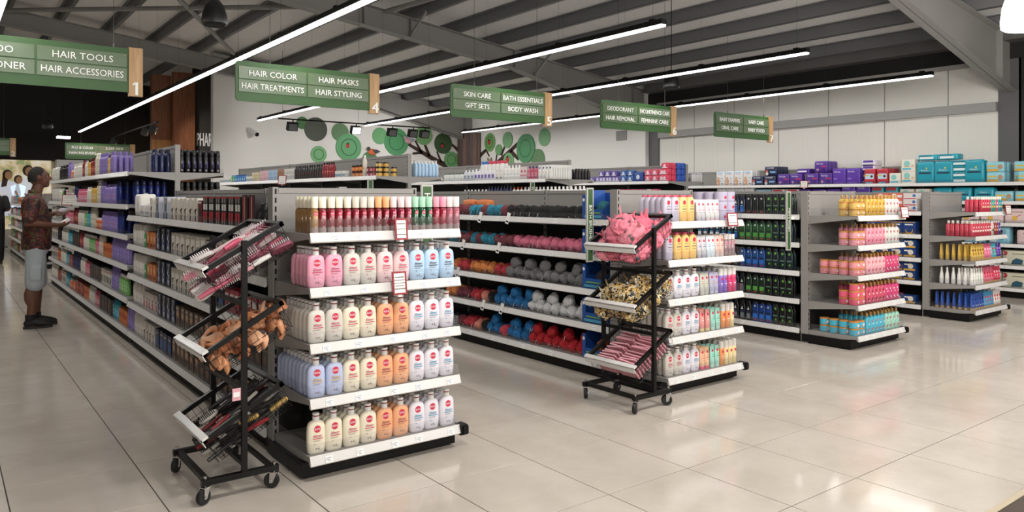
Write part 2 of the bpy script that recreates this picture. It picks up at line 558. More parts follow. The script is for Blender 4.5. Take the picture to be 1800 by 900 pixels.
# bracing tubes and fly braces
br = struct(put('roof_bracing', None, None, (0, 0, 0)), 'grey bracing tubes below the roof')
def brace(p, q, r=0.045):
    MB().tube([p, q], r, 8).obj('brace_tube', STEEL, br)
brace((0.9, 18.4, 5.2), (5.6, 11.8, 4.68)); brace((2.0, 11.8, 5.1), (5.9, 18.4, 4.62))
brace((6.1, 11.55, 4.62), (6.9, 4.5, 4.5))
for Y in (11.67, 4.44, 18.5):
    for x in (6.6, 9.4):
        z0 = 5.07 - 0.128 * x if x < 8.9 else 3.0 + (12.72 - x) * 0.2435
        MB().bar((x, Y - 0.02, z0 + 0.02), (x - 0.02, Y - 0.62, roof_z(x) - 0.19), 0.04, 0.04).obj('fly_brace', STEEL, br)
        MB().bar((x, Y + 0.02, z0 + 0.02), (x - 0.02, Y + 0.62, roof_z(x) - 0.19), 0.04, 0.04).obj('fly_brace', STEEL, br)

# ================================================================ lamps
LAMP = mat('ffffff', 0.5, emit=6.0)
def strip_lamp(x, y0, y1, z, label):
    t = thing('strip_lamp', label, 'lamp', (x, y0, z), 0, 'long suspended strip lamps')
    L = y1 - y0
    m = MB(); m.prism([(-0.035, 0, 0.055), (0.035, 0, 0.055), (0.045, 0, 0.0), (-0.045, 0, 0.0)][::-1], (0, L, 0))
    m.obj('housing', BLACKM, t, 0)
    k = 0
    nseg = max(1, round(L / 1.5))
    for i in range(nseg):
        MB().prism([(-0.036, i * L / nseg + 0.004, 0.002), (0.036, i * L / nseg + 0.004, 0.002), (0.026, i * L / nseg + 0.004, -0.022), (-0.026, i * L / nseg + 0.004, -0.022)], (0, L / nseg - 0.008, 0)).obj('diffuser', LAMP, t, 0)
    for i in range(nseg + 1):
        yy = 0.15 + i * (L - 0.3) / nseg
        m = MB(); m.tube([(0, yy, 0.05), (0, yy, roof_z(x) - z)], 0.0012, 4); m.box((-0.03, yy - 0.03, 0.05), (0.03, yy + 0.03, 0.075))
        m.obj('hanger', BLACKM, t, 0)
    ld = bpy.data.lights.new('strip_light', 'AREA'); ld.shape = 'RECTANGLE'; ld.size = 0.06; ld.size_y = L; ld.energy = STRIP_W * L
    ld.color = (1.0, 0.975, 0.94)
    lo = bpy.data.objects.new('strip_light', ld); COL.objects.link(lo); lo.parent = t; lo.location = (0, L / 2, -0.028)
strip_lamp(0.45, 5.1, 23.3, 3.2, 'strip lamp leaving the picture at its top left corner')
strip_lamp(3.03, 5.1, 23.3, 3.2, 'longest strip lamp, running from the top edge towards the dark far wall')
strip_lamp(5.85, 5.14, 17.3, 3.2, 'strip lamp crossing behind the hair color sign')
strip_lamp(8.38, 5.09, 17.0, 3.2, 'strip lamp crossing behind the skin care sign')
strip_lamp(11.39, 4.96, 17.2, 3.2, 'rightmost strip lamp in front of the panel wall')
strip_lamp(5.85, -4.5, 0.8, 3.2, 'short added strip lamp, unseen behind the camera, left')  # both rear strips are added, unseen, to brighten the front shelves
strip_lamp(9.2, -4.5, 0.8, 3.2, 'short added strip lamp, unseen behind the camera, right')

def pendant(x, y, z, label, lit, r=0.19):
    t = thing('pendant_lamp' if lit else 'pendant_speaker', label, 'lamp' if lit else 'speaker', (x, y, z), 0, 'glowing bell pendants over the front aisle' if lit else 'black bell pendants')
    h = r * 2.15
    prof = [(r * 0.86, 0.0), (r * 0.98, 0.015), (r, h * 0.18), (r * 0.93, h * 0.45), (r * 0.72, h * 0.75), (r * 0.4, h * 0.95), (r * 0.14, h), (0.012, h)]
    MB().lathe(prof, 24).obj('shade', LAMP if lit else mat('131313', 0.35), t)
    MB().lathe([(r * 0.8, -0.004), (r * 0.85, 0.002)], 24).obj('grille', LAMP if lit else mat('080808', 0.7), t)
    MB().tube([(0, 0, h), (0, 0, roof_z(x) - z)], 0.006, 6).obj('cable', BLACK, t)
    if lit:
        ld = bpy.data.lights.new('pendant_light', 'POINT'); ld.energy = PENDANT_W; ld.shadow_soft_size = 0.15; ld.color = (1, 0.97, 0.93)
        lo = bpy.data.objects.new('pendant_light', ld); COL.objects.link(lo); lo.parent = t; lo.location = (0, 0, -0.17)
pendant(1.985, 7.05, 3.0, 'black bell-shaped pendant hanging between signs 1 and 4', False, 0.112)
pendant(8.88, 7.66, 3.1, 'black bell-shaped pendant hanging above sign 6', False, 0.13)
pendant(1.99, 20.2, 3.0, 'far black bell-shaped pendant below sign 1', False, 0.112)
for px in (1.7, 4.3, 6.95, 9.6):
    pendant(px, 2.3, 2.8, 'glowing white bell pendant at the top right corner' if px == 6.95 else 'glowing white bell pendant outside the view', True)
for px, py in ((-1.6, -0.6), (1.2, -0.6), (4.3, -0.6), (7.2, -0.6), (-0.3, -3.6), (3.0, -3.6), (6.3, -3.6)):  # unseen pendants added behind the camera as fill for the endcap fronts
    pendant(px, py, 2.8, 'added white bell pendant, unseen behind the camera', True)
# spot tracks
def spot_head(t, x, y, z, lit, rz=0.0):
    m = MB(); M = Matrix.Translation((x, y, z)) @ Matrix.Rotation(rz, 4, 'Z') @ Matrix.Rotation(0.35, 4, 'X')
    m.box((-0.12, -0.06, -0.25), (0.12, 0.06, -0.06), 0, M); m.box((-0.01, -0.01, -0.06), (0.01, 0.01, 0.0), 0, M)
    m.box((-0.1, 0.06, -0.23), (0.1, 0.066, -0.08), 1, M)
    m.box((-0.1, -0.064, -0.23), (0.1, -0.06, -0.08), 1, M)
    m.obj('spot_head', [BLACK, mat('ffffff', 0.3, emit=12.0) if lit else mat('6b6b6b', 0.2)], t, 0)
t = thing('spot_track', 'black track with square spotlights in front of the green discs', 'track lights', (6.2, 17.0, 3.22))
MB().box((0, -0.02, 0), (4.05, 0.02, 0.03)).obj('track', BLACK, t)
for x, on in ((0.35, 0), (1.95, 1), (2.95, 0), (3.55, 0), (3.9, 0)):
    spot_head(t, x, 0, 0, on)
m = MB()
for x in (0.1, 2.0, 4.0):
    m.tube([(x, 0, 0.02), (x, 0, roof_z(6.2 + x) - 3.22)], 0.003, 5)
m.obj('hanger', BLACK, t)
for x, tx, ty in ((0.35, 6.9, 18.7), (1.95, 8.6, 18.7), (2.95, 9.9, 18.7), (3.55, 11.2, 18.7), (3.9, 12.6, 16.2)):
    ld = bpy.data.lights.new('spot_light', 'SPOT'); ld.energy = SPOT_W * (2.2 if ty < 18 else 1); ld.spot_size = 2.3; ld.spot_blend = 0.8; ld.shadow_soft_size = 0.06; ld.color = (1, .975, .95)
    lo = bpy.data.objects.new('spot_light', ld); COL.objects.link(lo); lo.parent = t
    lo.location = (x, 0.16, -0.2)
    dv = Vector((tx - 6.2 - x, ty - 17.1, 2.9 - 3.02)); lo.rotation_euler = dv.to_track_quat('-Z', 'Y').to_euler()
t = thing('spot_track', 'far black spot track near the wood panels', 'track lights', (3.9, 18.2, 3.1))
MB().box((-0.02, 0, 0), (0.02, 5.6, 0.03)).obj('track', BLACK, t)
for y in (0.2, 1.0, 5.0):
    spot_head(t, 0, y, 0, 0, 1.2)
MB().tube([(0, 2.8, 0.02), (0, 2.8, 1.8)], 0.003, 5).obj('hanger', BLACK, t)
for y, tx in ((0.2, 4.9), (1.0, 6.0), (5.0, 4.4)):
    ld = bpy.data.lights.new('spot_light', 'SPOT'); ld.energy = 60 if y != 1.0 else 260; ld.spot_size = 1.9 if y != 1.0 else 0.7; ld.spot_blend = 0.8; ld.shadow_soft_size = 0.05; ld.color = (1, .72, .45) if y != 1.0 else (1, .96, .92)
    lo = bpy.data.objects.new('spot_light', ld); COL.objects.link(lo); lo.parent = t
    lo.location = (0, y, -0.25)
    dv = Vector((tx - 3.9, (21.2 if y < 4 else 25.5) - 18.2 - y, -1.0 if y != 1.0 else .1)); lo.rotation_euler = dv.to_track_quat('-Z', 'Y').to_euler()
t = thing('ceiling_spot', 'small bright lamp in front of the dark far wall', 'lamp', (2.77, 24.3, 3.06))
MB().box((-0.16, -0.1, 0), (0.16, 0.1, 0.06)).obj('lamp_panel', mat('ffffff', 0.4, emit=8), t)
MB().tube([(0, 0, 0.06), (0, 0, 2.1)], 0.004, 5).obj('hanger', BLACK, t)
# camera, vent on the walls
t = thing('security_camera', 'small white security camera on the mural wall', 'camera', (6.09, 18.72, 2.99))
m = MB(); m.tube([(0.0, -0.02, 0.1), (0.1, -0.3, -0.03)], 0.06, 12); m.obj('camera_body', WHITE, t)
m = MB(); m.tube([(0.09, -0.29, -0.025), (0.105, -0.32, -0.035)], 0.05, 12); m.obj('lens', BLACK, t)
m = MB(); m.tube([(0, 0, 0.1), (0, -0.06, 0.1)], 0.05, 10); m.obj('wall_bracket', WHITE, t)
t = thing('wall_vent', 'small grey vent on the white wall beneath sign 6', 'vent', (12.6, 12.35, 2.86))
MB().box((-0.03, -0.16, -0.11), (0, 0.16, 0.11)).obj('frame', GREY, t)
for k in range(5):
    MB().box((-0.04, -0.14, -0.09 + k * 0.04), (-0.028, 0.14, -0.07 + k * 0.04)).obj('slat', GREYD, t)

# ================================================================ mural: discs, branches, birds fixed to the walls
def disc(face, p, r, z, col, ring=None, depth=0.03, label=''):
    """face 'L': wall y=18.72, p is X ; face 'R': wall x=12.6, p is Y"""
    t = thing('wall_disc', label, 'wall disc', (p, 18.72, z) if face == 'L' else (12.6, p, z), 0 if face == 'L' else -math.pi / 2, 'round green wall discs')
    def cyl(m, r0, y0, y1):
        n = 32
        R = [[(r0 * math.cos(2 * math.pi * j / n), y, r0 * math.sin(2 * math.pi * j / n)) for j in range(n)] for y in (y1, y0)]
        m.rings([list(reversed(x)) for x in R][::-1])
    m = MB(); cyl(m, r, -depth, -0.001); m.obj('disc_face', mat(col, 0.55, noise=0.06, nscale=6), t)
    if ring:
        m = MB()
        n = 32
        for rr in (r * 0.6,):
            R = []
            for a, y in ((rr - 0.012, -depth - 0.003), (rr + 0.012, -depth - 0.003)):
                R.append([(a * math.cos(2 * math.pi * j / n), y, a * math.sin(2 * math.pi * j / n)) for j in range(n)])
            m.rings(R, cap=False)
        m.obj('ring', mat(ring, 0.6), t)
    return t
Ld = [(7.453, 3.339, .16, '3d6b3a', None), (7.817, 3.192, .31, '3a4034', None), (8.493, 3.148, .24, '5c7f58', None), (8.733, 2.759, .365, '5a9a68', '2f5a3a'), (7.894, 2.543, .22, '6fa873', '3c7046'),
      (9.667, 3.109, .23, '6aa370', None), (10.173, 2.969, .38, '4c8f5e', '2a5a38'), (11.059, 3.186, .27, '6f9c67', None), (11.717, 2.986, .30, '35512f', None), (11.992, 2.524, .24, '6a9f66', '3c7046'), (9.358, 2.45, .22, '4c7a50', None)]
names = ['small dark green wall disc left of the largest dark one', 'blackish green wall disc', 'mid green wall disc behind the ladybird disc', 'large green wall disc with ladybird', 'small ringed green disc low left of the ladybird disc',
         'plain green disc left of the big ringed disc', 'big ringed green disc left of the tree', 'pale green disc above the left branches', 'dark green disc with ladybird left of trunk', 'ringed green disc low beside the trunk', 'green disc beneath the orange bird']
for k, (x, z, r, c, rg) in enumerate(Ld):
    disc('L', x, r, z, c, rg, 0.02 + 0.007 * (k % 4), names[k])
Rd = [(17.587, 2.994, .265, '6f9a5e', '46663a'), (16.736, 3.015, .225, '74a276', None), (17.146, 2.76, .155, '6c9c6a', None), (15.913, 2.736, .39, '4b8a5c', '2b5c39'), (15.139, 2.99, .235, '74a677', None), (15.40, 2.43, .27, '5b7f57', None), (16.684, 2.43, .23, '79a878', '4a7c50')]
names = ['ringed green disc with ladybird right of trunk', 'plain pale green disc above the right branches', 'smallest green disc right of trunk', 'largest ringed green disc on the right mural wall', 'separate pale green disc farthest right', 'dull green disc behind the largest right one', 'ringed disc with ladybird at the right branch']
for k, (y, z, r, c, rg) in enumerate(Rd):
    disc('R', y, r, z, c, rg, 0.02 + 0.007 * (k % 4), names[k])
BARK = mat('3a2820', 0.8, noise=0.2, nscale=20)
def branch(face, pts, label):
    t = thing('branch', label, 'branch', (0, 0, 0), 0, 'brown branches of the mural tree')
    for (p, q, w0, w1) in pts:
        a = Vector((p[0], 0, p[1])); c = Vector((q[0], 0, q[1])); d = (c - a).normalized(); nn = Vector((-d.z, 0, d.x))
        o = [a + nn * w0, a - nn * w0, c - nn * w1, c + nn * w1]
        if face == 'L':
            MB().prism([(v.x, 18.718, v.z) for v in o], (0, -0.018, 0)).obj('limb', BARK, t, 0)
        else:
            MB().prism([(12.602, v.x, v.z) for v in o], (-0.018, 0, 0)).obj('limb', BARK, t, 0)
branch('L', [((12.35, 2.15), (11.5, 2.47), .09, .07), ((11.5, 2.47), (10.56, 2.92), .07, .04), ((11.25, 2.6), (11.1, 2.93), .05, .035), ((10.97, 2.72), (10.78, 3.04), .035, .025), ((11.03, 2.7), (10.7, 2.66), .04, .03), ((12.39, 2.7), (12.0, 2.98), .06, .03), ((11.65, 2.44), (11.5, 2.75), .03, .02)], 'brown forked branch reaching left of the trunk')
branch('R', [((18.15, 2.6), (17.7, 2.83), .06, .04), ((17.78, 2.78), (17.62, 2.6), .025, .02), ((17.4, 2.3), (16.25, 2.9), .07, .05), ((17.05, 2.6), (16.86, 2.86), .045, .03), ((16.6, 2.7), (16.25, 2.46), .06, .045), ((17.3, 2.4), (17.25, 2.66), .03, .02)], 'brown forked branch reaching right of the trunk')
t = thing('tree_trunk', 'broad dark wood slatted tree trunk in the wall corner', 'tree trunk', (12.36, 18.44, 0))
tw = [wood_mat('3b241a', '58382a', 4), wood_mat('2a1912', '44291d', 4), wood_mat('4a2f22', '6d4632', 4)]
pts = [(-0.12, 0.2), (-0.1, 0.1), (-0.06, 0.0), (-0.01, -0.09), (0.05, -0.18), (0.11, -0.27), (0.18, -0.35)]
for k in range(len(pts)):
    x, y = pts[k]
    M = Matrix.Translation((x, y, 0)) @ Matrix.Rotation(math.radians(-58 + (k % 3) * 6), 4, 'Z')
    MB().box((-0.055, -0.02 - 0.012 * (k % 2), 0), (0.055, 0.05, 3.3), 0, M).obj('slat', tw[k % 3], t, 0)
def bug(face, p, z, r, label):
    t = thing('ladybird', label, 'ladybird', (p, 18.68, z) if face == 'L' else (12.56, p, z), 0 if face == 'L' else -math.pi / 2, 'red ladybirds on the discs')
    MB().ball((0, 0, 0), (r * 0.8, 0.02, r), 12, 8).obj('wing_case', mat('b3202a', 0.4), t)
    MB().ball((0, -0.004, r * 0.85), (r * 0.45, 0.02, r * 0.35), 10, 6).obj('head', BLACK, t)
bug('L', 8.70, 2.80, .065, 'red ladybird on the large disc below the lit spotlight'); bug('L', 11.67, 2.92, .06, 'red ladybird on the dark disc left of trunk')
bug('R', 17.59, 3.0, .07, 'red ladybird on the upper disc right of trunk'); bug('R', 16.7, 2.47, .08, 'red ladybird on the lower disc right of trunk')
def bird(face, p, z, s, body, belly, label):
    t = thing('bird_cutout', label, 'bird', (p, 18.67, z) if face == 'L' else (12.55, p, z), 0)
    MB().ball((0, 0, 0), (0.16 * s, 0.03, 0.11 * s), 14, 8).obj('body', mat(belly, 0.6), t)
    MB().ball((-0.14 * s, 0, 0.1 * s), (0.075 * s, 0.03, 0.07 * s), 12, 8).obj('head', mat(body, 0.6), t)
    MB().prism([(-0.02 * s, -0.034, 0.06 * s), (0.1 * s, -0.034, -0.06 * s), (0.3 * s, -0.034, 0.02 * s), (0.12 * s, -0.034, 0.09 * s)], (0, 0.02, 0)).obj('wing', mat(body, 0.6), t, 0)
    MB().prism([(-0.2 * s, -0.01, 0.11 * s), (-0.2 * s, -0.01, 0.08 * s), (-0.27 * s, -0.01, 0.09 * s)], (0, 0.02, 0)).obj('beak', mat('c08a2c', 0.6), t, 0)
bird('L', 9.42, 2.66, .8, '3a3d45', 'c8603a', 'small orange-breasted bird above the shelf')
bird('L', 10.55, 3.02, .8, '8d8f9a', 'b98a92', 'small grey bird perched on the left branch')
t = thing('owl_cutout', 'small brown owl face below the right branch', 'owl', (12.55, 17.55, 2.36))
MB().ball((0, 0, 0), (0.03, 0.11, 0.14), 12, 8).obj('body', mat('a58a6a', 0.7), t)
for s in (-1, 1):
    MB().ball((-0.025, 0.045 * s, 0.06), (0.012, 0.035, 0.035), 10, 6).obj('eye', mat('e9e2cf', 0.5), t)
    MB().prism([(-0.01, 0.03 * s, 0.11), (-0.01, 0.1 * s, 0.11), (-0.01, 0.09 * s, 0.2)], (0.02, 0, 0)).obj('ear_tuft', mat('6a5238', 0.7), t, 0)

# ================================================================ aisle signs
GREEN = mat('355a2c', 0.5, noise=0.04, nscale=4)
GPANEL = mat('5f7256', 0.25, spec=0.6)
WOODL = wood_mat('a8845c', 'c29e72', 3, (10, 10, 0.8))
LETTER = mat('f4f3ee', 0.5)
def sign(x1, y, z, num, texts, label, w=1.61, k=1.0, wire=True):
    t = thing('aisle_sign', label, 'sign', (x1 - w / 2 * k, y, z), 0, 'green hanging aisle signs')
    W = w * k; H = 0.41 * k
    xr = W / 2 - 0.115 * k
    n = 6; pts = []
    for cx, cz, a0 in ((xr, H, None), (-W / 2 + 0.04, H - 0.04, 90), (-W / 2 + 0.04, 0.04, 180), (xr, 0, None)):
        if a0 is None:
            pts.append((cx, -0.012, cz))
        else:
            for j in range(n + 1):
                a = math.radians(a0 + 90 * j / n); pts.append((cx + 0.04 * math.cos(a), -0.012, cz + 0.04 * math.sin(a)))
    MB().prism(pts, (0, 0.024, 0)).obj('board', GREEN, t, 0)
    bw = (xr + W / 2 - 0.07 * k) / 2
    for i, s in enumerate(texts):
        cx = -W / 2 + 0.03 * k + bw / 2 + (i % 2) * (bw + 0.02 * k); cz = H * (0.715 if i < 2 else 0.385)
        p = MB().box((cx - bw / 2, -0.02, cz - 0.062 * k), (cx + bw / 2, -0.0125, cz + 0.062 * k)).obj('name_plate', GPANEL, t, 0)
        if s:
            m = MB(); text_into(m, s, (cx, -0.024, cz), 0.060 * k, bw * 0.92, 0.006)
            m.obj('lettering', LETTER, p, 0)
        m = MB()
        for sx in (-1, 1):
            m.lathe([(0.006, 0), (0.006, 0.004)], 8, 0, (cx + sx * (bw / 2 - 0.02), -0.024, cz + 0.045 * k))
        m.obj('screw', mat('b08d5a', 0.3, metal=0.8), p, 0)
    wd = MB().box((xr - 0.003, -0.028, -0.035 * k), (W / 2, 0.028, H + 0.01)).obj('wood_end', WOODL, t, 0)
    m = MB(); text_into(m, num, (xr + 0.057 * k, -0.034, 0.035 * k), 0.12 * k, None, 0.012); text_into(m, num, (xr + 0.063 * k, -0.034, 0.035 * k), 0.12 * k, None, 0.0122)
    if num == '1':
        q = xr + 0.057 * k
        m.prism([(q - 0.012 * k, -0.04, 0.095 * k), (q - 0.034 * k, -0.04, 0.076 * k), (q - 0.026 * k, -0.04, 0.064 * k), (q - 0.002 * k, -0.04, 0.078 * k)], (0, 0.012, 0))
    m.obj('numeral', LETTER, wd, 0)
    for sx in (-0.28, 0.35):
        m = MB(); m.tube([(sx * W, 0, H), (sx * W, 0, roof_z(x1 - W / 2 + sx * W) - z)], 0.0025, 5); m.lathe([(0.008, 0), (0.008, 0.035)], 8, 0, (sx * W, 0, H))
        m.obj('cable', mat('55524f', 0.4, metal=0.6), t)
sign(1.534, 7.8, 2.43, '1', ['SHAMPOO', 'HAIR TOOLS', 'CONDITIONER', 'HAIR ACCESSORIES'], 'green aisle sign numbered 1, cut off by the left edge')
sign(4.01, 7.8, 2.43, '4', ['HAIR COLOR', 'HAIR MASKS', 'HAIR TREATMENTS', 'HAIR STYLING'], 'green aisle sign numbered 4 for hair color and masks')
sign(6.597, 7.8, 2.43, '5', ['SKIN CARE', 'BATH ESSENTIALS', 'GIFT SETS', 'BODY WASH'], 'green aisle sign numbered 5 for skin care and bath')
sign(9.135, 7.8, 2.43, '6', ['DEODORANT', 'INCONTINENCE CARE', 'HAIR REMOVAL', 'FEMININE CARE'], 'green aisle sign numbered 6 for deodorant')
sign(11.703, 7.8, 2.43, '7', ['BABY DIAPERS', 'BABY CARE', 'ORAL CARE', 'BABY FOOD'], 'green aisle sign numbered 7 for baby products')
sign(1.5, 22.0, 2.45, '2', ['HEALTH', 'HEALTH', 'HEALTH', 'HEALTH'], 'far green aisle sign numbered 2 at the left edge')
sign(4.15, 22.0, 2.40, '3', ['FLU & COLD', 'SLEEP AIDS', 'PAIN RELIEVERS', ''], 'far green aisle sign for flu, cold and sleep aids')
# ================================================================ shelving
LOWZ = [0.13, 0.42, 0.70, 0.985, 1.265]
TALLZ = [0.13, 0.44, 0.765, 1.065, 1.37, 1.70]
_shelf_cache = {}
def shelf_mesh(L, D, metal):
    """local: x along length 0..L, y from front 0 to back D, top at z=0"""
    k = ('s', round(L, 3), round(D, 3), metal)
    if k not in _shelf_cache:
        m = MB()
        m.box((0.003, 0.0, -0.028), (L - 0.003, D, 0.0))
        m.box((0.003, 0.0, -0.04), (L - 0.003, 0.012, -0.028))
        for x in (0.003, L - 0.006):
            m.prism([(x, 0.03, -0.028), (x, D, -0.028), (x, D, -0.085), (x, D * 0.6, -0.06)], (0.003, 0, 0))
        _shelf_cache[k] = m.mesh('shelf', GREY if metal else GREYD, 0)
    return _shelf_cache[k]
def strip_mesh(L):
    k = ('p', round(L, 3))
    if k not in _shelf_cache:
        m = MB()
        m.prism([(0.002, -0.001, 0.006), (0.002, -0.018, -0.040), (0.002, -0.012, -0.046), (0.002, 0.001, -0.042)], (L - 0.004, 0, 0))
        _shelf_cache[k] = m.mesh('price_strip', STRIPW, 0)
    return _shelf_cache[k]
def fence_mesh(L, D, h, sides):
    k = ('f', round(L, 3), round(D, 3), h, sides)
    if k not in _shelf_cache:
        m = MB()
        m.box((0.006, 0.004, 0.001), (L - 0.006, 0.007, h))
        if 'l' in sides:
            m.box((0.006, 0.008, 0.001), (0.009, D * 0.95, h))
        if 'r' in sides:
            m.box((L - 0.009, 0.008, 0.001), (L - 0.006, D * 0.95, h))
        _shelf_cache[k] = m.mesh('clear_guard', ACRYLIC2, 0)
    return _shelf_cache[k]
def tag_mesh():
    k = 'tag'
    if k not in _shelf_cache:
        m = MB()
        m.add([(0, -0.0195, -0.038), (0.04, -0.0195, -0.038), (0.04, -0.0085, -0.006), (0, -0.0085, -0.006)], [(0, 1, 2, 3)])
        for i, (x0, x1, f) in enumerate(((0.004, 0.034, 0.75), (0.004, 0.026, 0.52), (0.012, 0.03, 0.3))):
            m.add([(x0, -0.0200 + 0.011 * f - 0.0008, -0.038 + 0.032 * f - 0.0025), (x1, -0.0200 + 0.011 * f - 0.0008, -0.038 + 0.032 * f - 0.0025), (x1, -0.0187 + 0.011 * f - 0.0008, -0.038 + 0.032 * f + 0.0015), (x0, -0.0187 + 0.011 * f - 0.0008, -0.038 + 0.032 * f + 0.0015)], [(0, 1, 2, 3)], 1)
        _shelf_cache[k] = m.mesh('price_tag', [mat('f7f6f2', 0.4), mat('a9adb6', 0.5)], 0)
    return _shelf_cache[k]
def shelf(root, ox, oy, z, L, D, rz, fence=0.06, sides='', tags=0, metal=True):
    """shelf under a unit's root; (ox,oy) is its left front corner seen by a shopper"""
    s = put('shelf', shelf_mesh(L, D, metal), root, (ox, oy, z), rz)
    p = put('price_strip', strip_mesh(L), s)
    if fence:
        put('clear_guard', fence_mesh(L, D, fence, sides), s)
    for i in range(tags):
        x = (i + 0.35 + 0.3 * random.random()) * L / tags
        put('price_tag', tag_mesh(), s, (min(x, L - 0.05), 0, 0))
    return s
def upright(root, x, y, z1, sx=0.03, sy=0.06, name='upright', slots='y'):
    u = MB().box((-sx / 2, -sy / 2, 0), (sx / 2, sy / 2, z1)).obj(name, GREY, root, 0, (x, y, 0))
    m = MB()
    for k in range(int((z1 - 0.1) / 0.05)):
        z = 0.12 + k * 0.05
        if slots == 'y':
            m.box((-0.005, -sy / 2 - 0.0008, z), (0.005, -sy / 2, z + 0.03))
        else:
            m.box((-sx / 2 - 0.0008, -0.005, z), (-sx / 2, 0.005, z + 0.03))
            m.box((sx / 2, -0.005, z), (sx / 2 + 0.0008, 0.005, z + 0.03))
    m.obj('slot_row', BLACK, u, 0)
    return u

EC = [('nearest endcap', 1.49, 2.41), ('second endcap', 4.20, 5.10), ('third endcap', 6.86, 7.78), ('farthest endcap', 9.47, 10.38)]
EYF, EYB = 3.66, 4.17
def endcap(i):
    nm, x0, x1 = EC[i]
    cx = (x0 + x1) / 2; W = x1 - x0; h = W / 2
    lab = ['grey endcap shelving nearest the camera, full of lotion bottles', 'grey endcap shelving behind the rack of pink cloths', 'grey endcap shelving with gold-capped pink and blue bottles', 'grey endcap shelving farthest right, with blue tubes at its foot']
    t = thing('endcap_shelving', lab[i], 'shelving', (cx, EYF, 0))
    D = EYB - EYF
    m = MB(); m.box((-h - 0.01, 0.06, 0.012), (h, D + 0.06, 0.088)); m.box((-h + 0.01, 0.08, 0), (h - 0.02, D + 0.05, 0.012))
    m.box((-h - 0.012, 0.058, 0.02), (-h - 0.01, 0.3, 0.08))
    m.obj('plinth', BLACK, t, 0)
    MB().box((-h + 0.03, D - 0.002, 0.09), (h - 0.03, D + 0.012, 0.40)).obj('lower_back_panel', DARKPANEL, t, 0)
    m = MB(); m.box((-h + 0.03, D, 0.40), (h - 0.03, D + 0.012, 1.505)); m.box((-h + 0.03, D - 0.006, 1.475), (h - 0.03, D, 1.505))
    m.obj('back_panel', GREY, t, 0)
    for sx in (-1, 1):
        upright(t, sx * (h - 0.015), D + 0.035, 1.51, 0.034, 0.075)
    for k, z in enumerate(LOWZ):
        shelf(t, -h + 0.005, 0, z, W - 0.01, D, 0, 0.075 if k == 4 else 0.065, 'lr', 5)
    m = MB(); m.box((-0.02, -0.02, -0.05), (0.028, 0.05, 0.008)); m.box((-0.004, -0.026, -0.045), (0.03, -0.02, 0.0))
    m.obj('corner_bumper', BLACK, t, 0, (h + 0.01, 0.0, 0.125))
    return t
for i in range(4):
    endcap(i)

def gondola(xc, y0, y1, n, H, zs, label, name='gondola_shelving', half=0.465, left=True, right=True, fence=0.05, tags=0, nm_left=None):
    t = thing(name, label, 'shelving', (xc, y0, 0))
    L = y1 - y0; b = L / n
    if left and right:
        MB().box((-half + 0.035, 0.0, 0.0), (half - 0.035, L, 0.088)).obj('plinth', BLACK, t, 0)
    else:
        MB().box((-half + 0.035, 0.0, 0.0), (0.02, L, 0.088)).obj('plinth', BLACK, t, 0)
    for k in range(n):
        MB().box((-0.012, k * b + 0.004, zs[-1] + 0.0), (0.012, (k + 1) * b - 0.004, H)).obj('top_panel', GREY, t, 0)
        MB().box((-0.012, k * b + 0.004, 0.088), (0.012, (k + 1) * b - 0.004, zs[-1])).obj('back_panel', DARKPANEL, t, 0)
        MB().box((-0.02, k * b + 0.004, H - 0.03), (0.02, (k + 1) * b - 0.004, H)).obj('top_rail', GREY, t, 0)
    for k in range(n + 1):
        upright(t, 0, min(max(k * b, 0.02), L - 0.02), H + 0.005, 0.05, 0.04, slots='x')
    for k in range(n):
        for j, z in enumerate(zs):
            if left:
                shelf(t, -half, (k + 1) * b, z, b, half - 0.012, -math.pi / 2, fence, '', tags)
            if right:
                shelf(t, half, k * b, z, b, half - 0.012, math.pi / 2, fence)
    return t
GXC = [1.95, 4.66, 7.32, 9.925]
LY0, LY1, TY1 = 4.255, 8.19, 14.86
gondola(GXC[0], LY0, LY1, 3, 1.51, LOWZ, 'low left aisle gondola of hair color boxes, running from the nearest endcap', tags=3)
gondola(GXC[1], LY0, LY1, 3, 1.51, LOWZ, 'low gondola of bath sponges behind the second endcap', tags=3)
gondola(GXC[2], LY0, LY1, 3, 1.51, LOWZ, 'low gondola of dark body wash behind the third endcap', tags=3)
gondola(GXC[3], LY0, LY1, 3, 1.51, LOWZ, 'low gondola of blue boxes behind the farthest endcap', tags=3)
gondola(GXC[0], LY1 + 0.03, TY1, 5, 1.98, TALLZ, 'tall left aisle gondola beside the man, full of shampoo')
gondola(GXC[1], LY1 + 0.03, TY1, 5, 1.98, TALLZ, 'tall gondola with hair products on top behind the nearest endcap')
gondola(GXC[2], LY1 + 0.03, TY1, 5, 1.98, TALLZ, 'tall gondola with white lotion bottles in front of the mural')
gondola(GXC[3], LY1 + 0.03, TY1, 5, 1.98, TALLZ, 'tall gondola with deodorant in front of the middle column')
gondola(GXC[0], 17.6, 24.2, 5, 1.51, LOWZ, 'far low gondola seen behind the man')
WZ = [0.137, 0.458, 0.765, 1.066, 1.378, 1.655]
wall_unit = gondola(12.66, 3.0, 11.0, 6, 1.95, WZ, 'long wall shelving filled with diaper packs', 'wall_shelving', 0.465, True, False, 0.05)

